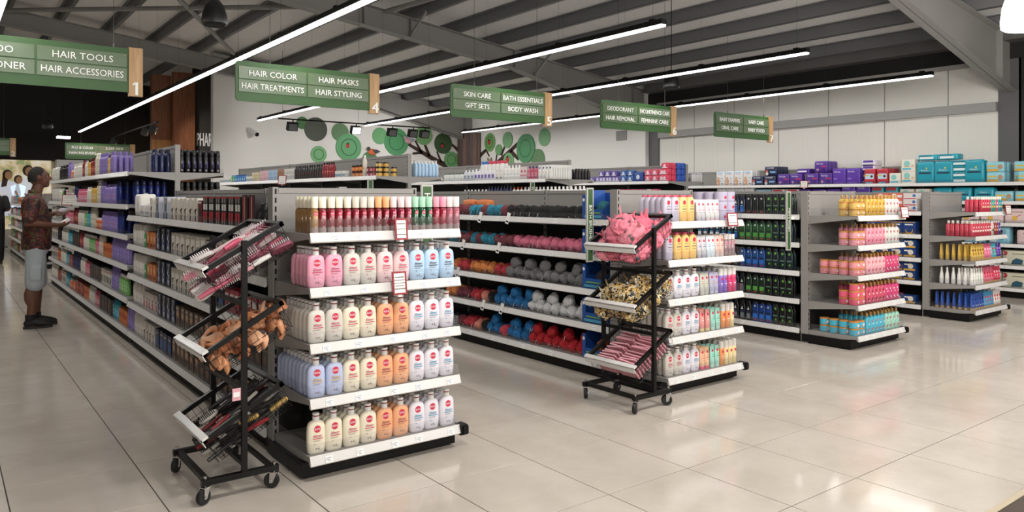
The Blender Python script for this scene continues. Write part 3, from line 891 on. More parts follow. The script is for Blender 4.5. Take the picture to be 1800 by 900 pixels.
# blade signs
def blade(x, y, z0, z1, w, text, label, side=1):
    t = thing('blade_sign', label, 'sign', (x, y, z0), 0, 'narrow vertical shelf signs')
    h = z1 - z0
    m = MB(); m.box((-w / 2, -0.008, 0), (w / 2, 0.008, h)); m.obj('frame', mat('b9b7b2', 0.4), t, 0)
    p = MB().box((-w / 2 + 0.012, -0.0095, 0.012), (w / 2 - 0.012, -0.008, h - 0.012)).obj('green_face', GREEN, t, 0)
    if text:
        m = MB(); text_into(m, text, (0, -0.0115, h * (0.52 if len(text) > 6 else 0.78)), w * (0.42 if len(text) > 6 else 0.5), h * 0.74, 0.002, 0, True)
        m.obj('lettering', LETTER, p, 0)
    m = MB(); a0, a1 = ((w / 2, w / 2 + 0.05) if side > 0 else (-w / 2 - 0.2, -w / 2)); m.box((a0, -0.015, h * 0.52), (a1, 0.0, h * 0.57)); m.obj('clip', WHITE, t, 0)
blade(4.155, 4.43, 0.93, 1.525, 0.072, 'BATH BRUSHES', 'vertical green sign lettered BATH BRUSHES at the sponge shelves')
blade(6.76, 4.32, 0.915, 1.505, 0.07, "MEN'S WASH", 'vertical green sign lettered MEN\'S WASH')
blade(2.6, 4.36, 0.95, 1.535, 0.09, 'HAIR', 'vertical green sign beginning HA behind the nearest endcap', -1)
blade(4.16, 8.3, 1.2, 1.66, 0.075, '', 'plain green upright sign on tall hair shelving')
blade(6.8, 8.45, 1.0, 1.66, 0.08, 'WASH', 'green upright sign beginning W on tall lotion shelving')
blade(1.46, 17.9, 0.75, 1.5, 0.1, 'DIGESTIVE HEALTH', 'vertical green sign behind the man')

# red-framed notices
def notice(x, y, z, w, h, rz, label, lines=3, tilt=0.12):
    t = thing('price_notice', label, 'notice', (x, y, z), rz, 'red framed notices clipped to shelves')
    M = Matrix.Rotation(0.0, 4, 'Z') @ Matrix.Rotation(-tilt, 4, 'X')
    RED = mat('8e1f2a', 0.4)
    f = 0.009
    m = MB()
    m.box((-w / 2, -0.004, 0), (w / 2, 0.004, f), 0, M); m.box((-w / 2, -0.004, h - f), (w / 2, 0.004, h), 0, M)
    m.box((-w / 2, -0.004, f), (-w / 2 + f, 0.004, h - f), 0, M); m.box((w / 2 - f, -0.004, f), (w / 2, 0.004, h - f), 0, M)
    m.obj('frame', RED, t, 0)
    p = MB().box((-w / 2 + f, -0.002, f), (w / 2 - f, 0.002, h - f), 0, M).obj('card', mat('edeae4', 0.5), t, 0)
    m = MB()
    for k in range(lines):
        ww = w * (0.32 + 0.08 * ((k * 7) % 3)); zz = h * (0.75 - 0.5 * k / max(1, lines - 1)); hh = 0.0024 if k in (0, lines - 1) else 0.0015
        m.box((-ww, -0.003, zz - hh), (ww, -0.002, zz + hh), 0, M)
    m.obj('print_lines', mat('55524f', 0.6), p, 0)
    m = MB(); m.box((-0.012, 0.0, -0.012), (0.012, 0.04, 0.004)); m.obj('clip', WHITE, t, 0)
notice(2.0, EYF - 0.045, 1.222, 0.075, 0.115, 0, 'upright red framed notice on top shelf of nearest endcap', 3)
notice(1.99, EYF - 0.045, 0.925, 0.085, 0.125, 0, 'upright red framed notice on second shelf of nearest endcap', 5)
notice(4.91, EYF - 0.045, 1.225, 0.125, 0.105, 0, 'wide red framed notice on top shelf of second endcap', 2)
notice(7.70, EYF - 0.045, 1.24, 0.15, 0.115, 0, 'wide red framed notice on top shelf of third endcap', 2)
notice(10.32, EYF - 0.045, 1.235, 0.17, 0.115, 0, 'wide red framed notice on top shelf of farthest endcap', 3)
notice(1.44, 12.0, 1.33, 0.26, 0.15, -math.pi / 2 + 0.7, 'wide red framed notice on tall left shelving beside the man', 4)
notice(4.14, 11.2, 1.63, 0.14, 0.14, -math.pi / 2 + 0.6, 'red framed notice on tall hair shelving', 4)
notice(12.14, 7.45, 1.60, 0.13, 0.13, -math.pi / 2 + 0.3, 'red framed notice on top shelf of diaper wall', 4)
# ================================================================ product kinds
class Proto:
    def __init__(s, name, cat, w, d, h, parts):
        s.name, s.cat, s.w, s.d, s.h, s.parts = name, cat, w, d, h, parts

def prints_mesh(items, front, off=0.0006):
    """flat print laid on a front surface: ('r',x0,z0,x1,z1,col) ('o',x,z,r,col) ('t',text,x,z,h,col)"""
    m = MB(); mats = []
    def mi(c):
        k = mat(c, 0.45)
        if k not in mats:
            mats.append(k)
        return mats.index(k)
    lay = off
    for it in items:
        lay += 0.0003
        if it[0] == 'r':
            _, x0, z0, x1, z1, c = it
            n = 6
            vs = [(x0 + (x1 - x0) * i / n, front(x0 + (x1 - x0) * i / n, z) - lay, z) for z in (z0, (z0 + z1) / 2, z1) for i in range(n + 1)]
            m.add(vs, [(r * (n + 1) + i, r * (n + 1) + i + 1, (r + 1) * (n + 1) + i + 1, (r + 1) * (n + 1) + i) for r in range(2) for i in range(n)], mi(c))
        elif it[0] == 'o':
            _, x, z, r, c = it
            n = 18
            vs = [(x, front(x, z) - lay, z)] + [(x + r * math.cos(2 * math.pi * j / n), front(x + r * math.cos(2 * math.pi * j / n), z + r * math.sin(2 * math.pi * j / n)) - lay, z + r * math.sin(2 * math.pi * j / n)) for j in range(n)]
            m.add(vs, [(0, 1 + j, 1 + (j + 1) % n) for j in range(n)], mi(c))
        elif it[0] == 'p':
            _, pts, c = it
            m.add([(x, front(x, z) - lay, z) for x, z in pts], [tuple(range(len(pts)))], mi(c))
        else:
            _, s, x, z, h, c = it[:6]
            text_into(m, s, (x, 0, z), h, it[6] if len(it) > 6 else None, 0, mi(c), False, front, lay + 0.0003)
    return m.mesh('print', mats, 0.5)

def loft_front(secs, n):
    def f(x, z):
        for a, b in zip(secs[:-1], secs[1:]):
            if z <= b[0] or b is secs[-1]:
                k = 0 if b[0] == a[0] else min(1, max(0, (z - a[0]) / (b[0] - a[0])))
                hx = a[1] + (b[1] - a[1]) * k; hy = a[2] + (b[2] - a[2]) * k
                break
        q = min(0.999, abs(x) / max(hx, 1e-5))
        return -hy * (1 - q ** n) ** (1 / n)
    return f

def lotion(col, acc, dark='7c6a6a'):
    secs = [(0, .034, .016), (.003, .0385, .0185), (.012, .0425, .0205), (.045, .046, .0225), (.10, .0455, .0222), (.132, .0435, .021), (.146, .0385, .0188), (.154, .030, .0158), (.158, .019, .013)]
    n = 2.9
    secs = [(z * 1.07, hx * 1.065, hy * 1.03) for z, hx, hy in secs]
    body = MB().loft(secs, n, 24).mesh('lotion_bottle', mat(col, 0.35, coat=0.2), 1.0)
    cap = MB(); cap.lathe([(.0170, .166), (.0178, .168), (.0172, .190), (.0155, .191)], 16)
    cap.lathe([(.0170, .197), (.0182, .1985), (.0182, .206), (.0165, .208)], 16)
    ring = MB().lathe([(.0145, .190), (.0145, .198)], 14).mesh('neck_ring', mat('8d1522', 0.35), 0.6)
    f = loft_front(secs, n)
    pr = prints_mesh([('o', 0, .128, .0185, 'c92c4c'), ('t', 'eos', 0, .128, .011, 'f7e9ea'), ('r', -.022, .0985, -.004, .1, dark), ('r', -.022, .0915, .024, .0955, acc), ('r', -.024, .0865, .020, .0885, dark),
                      ('r', -.026, .0775, .03, .0815, acc), ('r', -.024, .0695, .018, .0708, dark), ('r', -.024, .0655, .012, .0668, dark), ('o', -.014, .052, .0028, acc), ('o', -.008, .028, .0035, dark), ('o', .004, .028, .0035, dark)], f)
    dim = MB()
    R = []
    for rr, dp in ((.0155, .0003), (.0145, .0012), (.0, .0006)):
        R.append([(0.02 + rr * math.cos(2 * math.pi * j / 18), f(0.02 + rr * math.cos(2 * math.pi * j / 18), .030 + rr * math.sin(2 * math.pi * j / 18)) - dp, .030 + rr * math.sin(2 * math.pi * j / 18)) for j in range(18)])
    dim.rings(R, 0, False)
    return Proto('lotion_bottle', 'bottle', .098, .0475, .208, [('lotion_bottle', body), ('cap', cap.mesh('cap', mat('e9e7e4', 0.4), 0.6)), ('neck_ring', ring), ('label', pr), ('thumb_dimple', dim.mesh('thumb_dimple', mat(col, 0.35, coat=0.2), 1.0))])

def mist(liq, capc, h=.19):
    secs = [(0, .017, .017), (.002, .0205, .0205), (.115, .0205, .0205), (.125, .016, .016), (.130, .010, .010)]
    body = MB().loft(secs, 2, 16).mesh('mist_bottle', mat(liq, 0.12, coat=0.4, trans=0.35), 0.7)
    foot = MB().loft([(.0008, .0166, .0166), (.002, .0209, .0209), (.03, .0209, .0209)], 2, 16, 0, False).mesh('glass_foot', mat('d8c2be', 0.08, coat=0.5, trans=0.5), 0.7)
    cap = MB().lathe([(.0185, .130), (.019, .132), (.019, h - .003), (.0175, h)], 16).mesh('cap', mat(capc, 0.4), 0.7)
    f = loft_front(secs, 2)
    pr = prints_mesh([('o', 0, .102, .0105, 'd04360'), ('t', 'eos', 0, .102, .006, 'f6e6e8'), ('r', -.008, .035, .008, .0365, 'e7d7d7'), ('r', -.008, .03, .006, .0312, 'e7d7d7')], f)
    stem = MB().tube([(0.001, -.0, .128), (0.003, 0, .02)], .0015, 5).mesh('dip_tube', mat('e8e2e0', 0.4), 0.6)
    return Proto('mist_bottle', 'bottle', .042, .042, h, [('mist_bottle', body), ('cap', cap), ('label', pr), ('glass_foot', foot), ('dip_tube', stem)])

def bottle(name, w, d, hb, h, col, capc, prints=(), n=2.6, capr=None, shoulder=0.82, rough=0.35, pump=False, trans=0.0, capflat=False, cat='bottle'):
    hw, hd = w / 2, d / 2
    cr = capr or min(hw, hd) * 0.62
    secs = [(0, hw * .86, hd * .86), (hb * .02, hw * .96, hd * .96), (hb * .08, hw, hd), (hb * shoulder, hw, hd), (hb * (shoulder + (1 - shoulder) * .55), hw * .8, hd * .88), (hb, cr * 1.02, cr * 1.0)]
    body = MB().loft(secs, n, 16).mesh(name, mat(col, rough, trans=trans, coat=0.15), 0.9)
    c = MB()
    if pump:
        c.lathe([(cr, hb), (cr, hb + (h - hb) * .35), (cr * .4, hb + (h - hb) * .4), (cr * .35, h * .97)], 12)
        c.box((-cr * 1.1, -hd * 1.1, h * .955), (cr * .9, cr * .6, h))
    elif capflat:
        c.loft([(hb, hw * .62, hd * .8), (h * .99, hw * .6, hd * .76), (h, hw * .54, hd * .7)], n, 14)
    else:
        c.lathe([(cr, hb - .001), (cr * 1.02, hb + (h - hb) * .1), (cr * .96, h - (h - hb) * .1), (cr * .82, h)], 12)
    parts = [(name, body), ('cap', c.mesh('cap', mat(capc, 0.35), 0.7))]
    if prints:
        parts.append(('label', prints_mesh([scale_it(p, w, hb) for p in prints], loft_front(secs, n))))
    return Proto(name, cat, w, d, h, parts)

def scale_it(p, w, h):
    if p[0] == 'r':
        return ('r', p[1] * w, p[2] * h, p[3] * w, p[4] * h, p[5])
    if p[0] == 'o':
        return ('o', p[1] * w, p[2] * h, p[3] * w, p[4])
    if p[0] == 'p':
        return ('p', [(x * w, z * h) for x, z in p[1]], p[2])
    return ('t', p[1], p[2] * w, p[3] * h, p[4] * h, p[5], w * 0.86)

def tube_pack(name, w, d, h, col, capc, prints=(), cap_h=0.14, flip=False):
    hw, hd = w / 2, d / 2
    z0 = h * cap_h
    secs = [(z0, hw * .93, hd * .93), (z0 + .004, hw, hd), (h * .45, hw, hd * .85), (h * .8, hw * 1.02, hd * .4), (h * .93, hw * 1.04, hd * .1), (h, hw * 1.04, .0015)]
    body = MB().loft(secs, 2.4, 16).mesh(name, mat(col, 0.35, coat=0.15), 0.9)
    cap = MB().loft([(0, hw * .86, hd * .9), (.002, hw * .9, hd * .94), (z0, hw * .9, hd * .94)], 2.4, 14).mesh('cap', mat(capc, 0.35), 0.7)
    parts = [(name, body), ('cap', cap)]
    if prints:
        parts.append(('label', prints_mesh([scale_it(p, w, h) for p in prints], loft_front(secs, 2.4))))
    return Proto(name, 'tube', w, d, h, parts)

def jar(name, r, h, col, lidc, prints=(), lid=0.32):
    body = MB().lathe([(r * .9, 0), (r, .003), (r, h * (1 - lid))], 18).mesh(name, mat(col, 0.3, coat=0.2), 0.7)
    ld = MB().lathe([(r * 1.03, h * (1 - lid)), (r * 1.03, h - .002), (r * .97, h)], 18).mesh('lid', mat(lidc, 0.3), 0.7)
    parts = [(name, body), ('lid', ld)]
    if prints:
        parts.append(('label', prints_mesh([scale_it(p, 2 * r, h) for p in prints], lambda x, z: -math.sqrt(max(0, r * r - x * x)))))
    return Proto(name, 'jar', 2 * r, 2 * r, h, parts)

def can(name, r, h, col, capc, prints=(), cap=0.22):
    hb = h * (1 - cap)
    body = MB().lathe([(r * .94, 0), (r, .002), (r, hb - .004), (r * .93, hb)], 16).mesh(name, mat(col, 0.3, coat=0.2), 0.7)
    c = MB().lathe([(r * .93, hb), (r * .96, hb + .002), (r * .93, h * .97), (r * .7, h)], 16).mesh('cap', mat(capc, 0.35, trans=0.0), 0.7)
    parts = [(name, body), ('cap', c)]
    if prints:
        parts.append(('label', prints_mesh([scale_it(p, 2 * r, hb) for p in prints], lambda x, z: -math.sqrt(max(0, r * r - x * x)))))
    return Proto(name, 'can', 2 * r, 2 * r, h, parts)

def carton(name, w, d, h, col, prints=(), cat='box', sidecol=None):
    m = MB(); e = .0015
    m.rings([[(-w / 2 + e, -d / 2 + e, 0), (w / 2 - e, -d / 2 + e, 0), (w / 2 - e, d / 2 - e, 0), (-w / 2 + e, d / 2 - e, 0)]] + [[(-w / 2, -d / 2, z), (w / 2, -d / 2, z), (w / 2, d / 2, z), (-w / 2, d / 2, z)] for z in (e, h - e)] + [[(-w / 2 + e, -d / 2 + e, h), (w / 2 - e, -d / 2 + e, h), (w / 2 - e, d / 2 - e, h), (-w / 2 + e, d / 2 - e, h)]])
    parts = [(name, m.mesh(name, mat(col, 0.4), 0))]
    if prints:
        parts.append(('print', prints_mesh([scale_it(p, w, h) for p in prints], lambda x, z: -d / 2)))
    return Proto(name, cat, w, d, h, parts)

def pack(name, w, d, h, col, prints=(), cat='pack', crimp=True):
    hw, hd = w / 2, d / 2
    secs = [(0, hw * .93, hd * .86), (h * .04, hw * .985, hd * .96), (h * .2, hw, hd), (h * .8, hw, hd), (h * .95, hw * .985, hd * .93), (h, hw * .92, hd * .8)]
    m = MB().loft(secs, 7, 20)
    if crimp:
        m.loft([(h * .99, hw * .7, hd * .25), (h * 1.02, hw * .8, hd * .06), (h * 1.05, hw * .85, hd * .04)], 5, 12)
    parts = [(name, m.mesh(name, mat(col, 0.35, bump=0.15, bscale=25), 0.8))]
    if prints:
        parts.append(('print', prints_mesh([scale_it(p, w, h) for p in prints], loft_front(secs, 7), 0.001)))
    return Proto(name, cat, w, d, h, parts)

_puffs = {}
def puff(col, seed, r=.055):
    if seed not in _puffs:
        rnd = random.Random(seed)
        def rv(): return Vector((rnd.uniform(-1, 1), rnd.uniform(-1, 1), rnd.uniform(-1, 1))).normalized()
        lo_ = [(rnd.uniform(0, 6), rv(), rnd.uniform(2.5, 5)) for _ in range(4)]
        ph = [(rnd.uniform(0, 6), rv(), rnd.uniform(9, 16)) for _ in range(6)]
        def fn(d):
            g = d + Vector((.12 * math.sin(9 * d.y + seed), .12 * math.sin(9 * d.z), .12 * math.sin(9 * d.x)))
            return 0.78 + .12 * sum(math.sin(d.dot(a) * k + p) for p, a, k in lo_) / 2 + 0.42 * (sum(1 - abs(math.sin(g.dot(a) * k + p)) for p, a, k in ph) / 6) + rnd.uniform(-.04, .04)
        b = MB().ball((0, 0, .9), 1.0, 38, 24, 0, fn)
        _puffs[seed] = b
    b = _puffs[seed]; s = MB(); s.v = [(x * r, y * r, z * r) for x, y, z in b.v]; s.f = b.f; s.m = b.m
    me = s.mesh('bath_puff', mat(col, 0.75, noise=0.18, nscale=60, bump=0.6, bscale=140), 1.2)
    cord = MB().tube([(r * .2, -r * .85, r * .9), (r * .35, -r * 1.04, r * .5), (r * .1, -r * 1.06, r * .15)], .002, 5).mesh('cord', mat('e6e2dc', 0.7), 1)
    return Proto('bath_puff', 'bath puff', 2 * r, 2 * r, 1.9 * r, [('bath_puff', me), ('cord', cord)])

_PC = {}
def P(fn, *a, **k):
    key = (fn.__name__, str(a), str(sorted(k.items())))
    if key not in _PC:
        _PC[key] = fn(*a, **k)
    return _PC[key]

# ---- placing
_front = {}
def spawn(p, loc, rz, nparts=9):
    o = put(p.name, p.parts[0][1], None, loc, rz)
    for nm, me in p.parts[1:nparts]:
        put(nm, me, o)
    o['category'] = p.cat
    return o

class Face:
    def __init__(s, O, T, N, rz, where, side='left'):
        s.O, s.T, s.N, s.rz, s.where, s.side = O, T, N, rz, where, side
    def pt(s, t, dep, z):
        return (s.O[0] + s.T[0] * t + s.N[0] * dep, s.O[1] + s.T[1] * t + s.N[1] * dep, z)
def endface(i):
    nm, x0, x1 = EC[i]
    return Face((x0, EYF), (1, 0), (0, 1), 0.0, nm)
def leftface(xf, y0, where):
    return Face((xf, y0), (0, -1), (1, 0), -math.pi / 2, where)

SH = {5: ['bottom shelf', 'fourth shelf', 'third shelf', 'second shelf', 'top shelf'], 6: ['bottom shelf', 'fifth shelf', 'fourth shelf', 'third shelf', 'second shelf', 'top shelf']}
def row(face, z, shelfname, p, desc, ts, dep=0.02, rows=1, rowp=None, stack=1, jit=0.002, ang=0.03, nback=2, nfront=9, rot=0.0):
    """p stands at each t of ts (its centre), rows deep, stacked"""
    for t in ts:
        for r in range(rows if t == ts[0] or p.name in ('lotion_bottle', 'hairspray_can') else min(rows, 3)):
            dd = dep + p.d / 2 + r * (rowp or p.d + .004)
            for k in range(stack):
                q = face.pt(t + random.uniform(-jit, jit), dd + random.uniform(-jit, jit), z + 0.001 + k * (p.h + .0008))
                o = spawn(p, q, face.rz + rot + random.uniform(-ang, ang), nfront if r == 0 else nback)
                lv = '' if stack == 1 else [', bottom layer', ', second layer', ', third layer', ', fourth layer', ', fifth layer'][k]
                if r == 0:
                    _front.setdefault((face.where, shelfname, desc, lv), []).append((t, o))
                else:
                    o['label'] = '%s, back row, %s of %s' % (desc, shelfname, face.where)
                    o['group'] = '%s behind the front row, %s, %s' % (desc, shelfname, face.where)
def finish_labels():
    for (wh, sh, desc, lv), lst in _front.items():
        lst.sort(key=lambda a: a[0])
        for i, (t, o) in enumerate(lst):
            base = '%s%s, %s of %s' % (desc, lv, sh, wh)
            if len(lst) > 1:
                base = '%s%s, %s of %s, %s from left' % (desc, lv, sh, wh, ordw(i + 1))
                if len(base.split()) > 16:
                    base = '%s %s%s, %s of %s' % (ordw(i + 1), desc, lv, sh, wh)
            o['label'] = base
            o['group'] = '%s on %s of %s' % (desc, sh, wh)
def lin_t(a, b, n):
    return [a + (b - a) * i / max(1, n - 1) for i in range(n)]
def cen(t0, w, n):
    return [t0 + w * (i + .5) for i in range(n)]
# ================================================================ stock on the endcaps
PINK, LPINK, BEIGE, CREAM, ORANGE, BLUE, PERI, WHT = 'eda6bb', 'efcfd0', 'd6d0c6', 'eee5cd', 'f0b083', 'b9d6ee', 'b9c3e2', 'e9e5ec'
LO = {'pink': P(lotion, PINK, 'b0305a'), 'light pink': P(lotion, LPINK, 'd0496a'), 'beige': P(lotion, BEIGE, 'd0496a'), 'cream': P(lotion, CREAM, 'd0496a'), 'orange': P(lotion, ORANGE, '9a2b4a'),
      'sky blue': P(lotion, BLUE, '3a3f55'), 'lavender blue': P(lotion, PERI, 'd9ac4e'), 'white': P(lotion, WHT, '3fa0c8')}
f = endface(0)
SHL = SH[5]
W9 = 0.0992
def lot(k, cols, rows_by):
    for i, c in enumerate(cols):
        row(f, LOWZ[k], SHL[k], LO[c], c + ' lotion bottle', [0.06 + W9 * i], 0.03, rows_by[i], 0.051)
lot(3, ['pink'] * 2 + ['beige'] * 2 + ['light pink'] * 2 + ['sky blue'] * 3, [5, 4, 4, 4, 4, 4, 4, 4, 4])
lot(2, ['beige'] * 2 + ['cream'] * 2 + ['orange'] * 2 + ['white'] * 3, [8, 6, 5, 5, 5, 5, 5, 5, 5])
lot(1, ['lavender blue'] * 2 + ['cream'] * 2 + ['orange'] * 2 + ['white'] * 3, [9, 6, 5, 5, 5, 5, 5, 5, 5])
lot(0, ['cream'] * 4 + ['orange'] * 2 + ['white'] * 3, [1, 3, 4, 4, 5, 5, 5, 5, 5])
mc = [('cream-capped amber', 'b58a52', 'eee6cf')] * 1 + [('cream-capped red', '93202e', 'ece5d2')] * 4 + [('beige-capped red', '8a1f2e', 'd8d1c4')] * 3 + [('orange-capped red', '7c1420', 'eeb07c')] * 2 + [('blush-capped red', '8d1c34', 'e6d3d3')] * 3 + [('mint-capped green', '1f5a38', 'a9d5ba')] * 3 + [('pink-capped crimson', 'a3243a', 'ea9fb1')] * 2 + [('white-capped rose', 'b8707e', 'e9e1dc')] * 2
for i, (nm, l, c) in enumerate(mc):
    row(f, LOWZ[4], SHL[4], P(mist, l, c), nm + ' mist bottle', [0.05 + 0.0458 * i], 0.025, 5 if i < 3 else 3, 0.05)

# second endcap
f = endface(1)
def powder(col):
    return P(bottle, 'powder_bottle', .083, .05, .185, .2, col, 'd2546c', (('o', 0, .78, .2, 'c92c4c'), ('r', -.22, .62, .25, .64, '6b5c66'), ('r', -.28, .5, .3, .53, '6b5c66'), ('r', -.2, .4, .22, .42, '8a7d86')), 3.0, .02, .86)
def etube(col, capc, acc='c92c4c'):
    return P(tube_pack, 'cream_tube', .05, .034, .165, col, capc, (('o', 0, .78, .22, 'c92c4c'), ('r', -.2, .6, .25, .62, acc), ('r', -.3, .5, .3, .53, acc), ('r', -.2, .4, .2, .415, '8d8d8d')))
def espray(col, capc):
    return P(can, 'shave_can', .024, .19, col, capc, (('o', 0, .8, .24, 'c92c4c'), ('r', -.3, .5, .3, .54, 'f0e8e8'), ('r', -.2, .4, .25, .42, 'f0e8e8')), .3)
def ejar(col):
    return P(jar, 'cream_jar', .048, .075, col, col, (('o', 0, .4, .14, 'c92c4c'),), .38)
LIL, YEL = 'c3bdcc', 'efc57c'
k = 4
row(f, LOWZ[k], SHL[k], powder(LIL), 'lilac powder bottle', cen(.03, .088, 2), .05, 5, .054)
row(f, LOWZ[k], SHL[k], powder(YEL), 'yellow powder bottle', cen(.206, .088, 2), .05, 5, .054)
row(f, LOWZ[k], SHL[k], etube('dedadd', 'c8c4cc'), 'pale small tube', cen(.39, .053, 2), .04, 4, .04)
row(f, LOWZ[k], SHL[k], etube('e9e6e2', 'e3ccd0'), 'white small tube', cen(.5, .053, 3), .04, 4, .04)
row(f, LOWZ[k], SHL[k], ejar('bdb6cc'), 'lilac cream jar', cen(.68, .1, 2), .04, 3, .1, 3)
k = 3
row(f, LOWZ[k], SHL[k], powder(LIL), 'lilac powder bottle', cen(.03, .088, 1), .04, 5, .054)
row(f, LOWZ[k], SHL[k], powder(YEL), 'yellow powder bottle', cen(.13, .088, 3), .04, 5, .054)
row(f, LOWZ[k], SHL[k], etube('d2cfd2', 'bdb9c4', '6b6f9c'), 'grey small tube', cen(.4, .053, 2), .04, 5, .04)
row(f, LOWZ[k], SHL[k], etube('dbe8ee', 'dfe9ef', '3fa0c8'), 'pale blue small tube', cen(.508, .053, 2), .04, 5, .04)
row(f, LOWZ[k], SHL[k], etube('e6c8bd', 'e6d3cb'), 'peach small tube', cen(.616, .053, 2), .04, 5, .04)
row(f, LOWZ[k], SHL[k], P(mist, 'b99aa0', 'e5dcd8', .17), 'rose mist bottle', cen(.725, .047, 3), .04, 5, .047)
k = 2
row(f, LOWZ[k], SHL[k], LO['beige'], 'beige lotion bottle', cen(.03, .098, 1), .04, 6, .05)
row(f, LOWZ[k], SHL[k], LO['white'], 'white lotion bottle', cen(.13, .098, 3), .04, 6, .05)
row(f, LOWZ[k], SHL[k], etube('c9c9bd', 'd5d3c8', 'a89a5c'), 'khaki small tube', cen(.43, .056, 2), .04, 5, .04)
row(f, LOWZ[k], SHL[k], etube('b9b7d0', 'cfccdc', 'c9a24e'), 'lilac small tube', cen(.545, .055, 2), .04, 5, .04)
row(f, LOWZ[k], SHL[k], espray('8b6fc4', 'e6e2de'), 'purple shave can', cen(.665, .052, 2), .04, 5, .052)
row(f, LOWZ[k], SHL[k], espray('d8487c', 'e6e2de'), 'magenta shave can', cen(.775, .052, 2), .04, 5, .052)
k = 1
row(f, LOWZ[k], SHL[k], LO['beige'], 'beige lotion bottle', cen(.03, .098, 2), .04, 7, .05)
row(f, LOWZ[k], SHL[k], LO['white'], 'white lotion bottle', cen(.228, .098, 2), .04, 6, .05)
row(f, LOWZ[k], SHL[k], etube('e79a94', 'f0d9a0', 'f2e6d8'), 'salmon tube', cen(.43, .06, 2), .04, 5, .04)
row(f, LOWZ[k], SHL[k], etube('a5dccb', 'c3e8db', '2f8f7a'), 'aqua tube', cen(.555, .06, 2), .04, 5, .04)
row(f, LOWZ[k], SHL[k], espray('ee9a5e', 'ebe6df'), 'orange shave can', cen(.69, .054, 2), .04, 5, .053)
row(f, LOWZ[k], SHL[k], espray('ecd9a2', 'ebe6df'), 'cream shave can', cen(.8, .054, 1), .04, 5, .053)
k = 0
row(f, LOWZ[k], SHL[k], LO['beige'], 'beige lotion bottle', cen(.03, .098, 2), .04, 7, .05)
row(f, LOWZ[k], SHL[k], LO['white'], 'white lotion bottle', cen(.228, .098, 2), .04, 6, .05)
row(f, LOWZ[k], SHL[k], etube('eec09a', 'e86a86', 'd0496a'), 'peach tube', cen(.43, .058, 2), .04, 5, .04)
row(f, LOWZ[k], SHL[k], etube('a5dccb', 'c3e8db', '2f8f7a'), 'aqua tube', cen(.55, .058, 2), .04, 5, .04)
row(f, LOWZ[k], SHL[k], espray('ee9a5e', 'ebe6df'), 'orange shave can', cen(.672, .054, 1), .04, 5, .053)
row(f, LOWZ[k], SHL[k], espray('ecd9a2', 'ebe6df'), 'cream shave can', cen(.728, .053, 3), .04, 5, .053)

# third endcap: gold-capped bottles and jars
f = endface(2)
def gold(col, dots, nm='body_wash_bottle'):
    return P(bottle, nm, .066, .046, .165, .2, col, 'b98a4a', (('o', -.12, .72, .16, dots), ('o', .15, .55, .13, 'f2e9e0'), ('o', -.05, .25, .17, dots), ('o', .2, .16, .1, 'f2e9e0')), 5.0, .012, .86, 0.25, False, 0.1)
def gjar(col, band):
    return P(jar, 'scrub_jar', .045, .068, col, 'c98a48', (('r', -.45, .2, .45, .3, band), ('o', 0, .45, .16, 'f4e4dc')), .2)
def e3(k, jcol, jband, jname, jstack, jdeep, bots):
    jt = cen(.03, .098, 2)
    row(f, LOWZ[k], SHL[k], P(gjar, jcol, jband), jname, jt, .03, 1, None, jstack, .002)
    for r in range(1, jdeep):
        q = P(gjar, jcol, jband)
        for st in range(min(2, jstack)):
            o = spawn(q, f.pt(.08 + random.uniform(-.003, .003), .03 + .046 + .1 * r, LOWZ[k] + .001 + st * (q.h + .001)), random.uniform(-.4, .4))
            o['label'] = '%s %s, %s behind the corner jars, %s of third endcap' % ('upper' if st else 'lower', jname, ['', 'first', 'second', 'third'][r], SHL[k]); o['group'] = jname + 's along the side of the third endcap'
    t = .235
    for nm, col, dots, n in bots:
        row(f, LOWZ[k], SHL[k], gold(col, dots), nm, cen(t, .0715, n), .03, 6, .05)
        t += .0715 * n
e3(4, 'dfb964', 'b3762c', 'honey jar', 2, 2, [('amber body wash bottle', 'd9b04e', 'c2612e', 5), ('white body wash bottle', 'e9e2da', 'c0243c', 4)])
e3(3, 'f0a2ae', 'd9683c', 'pink scrub jar', 2, 2, [('pink body wash bottle', 'ee9fb0', 'd8384f', 5), ('clear white body wash bottle', 'dfe0d8', 'c83a46', 4)])
e3(2, 'ee9aa2', 'd9683c', 'pink scrub jar', 2, 4, [('pale pink body wash bottle', 'f2b6bd', 'd23a3c', 5), ('hot pink body wash bottle', 'dd4f7d', 'f3d3da', 4)])
e3(1, 'e8607f', 'b3762c', 'rose scrub jar', 3, 2, [('raspberry body wash bottle', 'd95a74', '7c1420', 5), ('magenta body wash bottle', 'd84a7c', 'f4d5de', 4)])
e3(0, '45b6d2', 'd98a3a', 'turquoise scrub jar', 2, 4, [('turquoise body wash bottle', '54bcd6', 'd8683c', 5), ('mint body wash bottle', 'a8dcc8', 'c8382f', 4)])

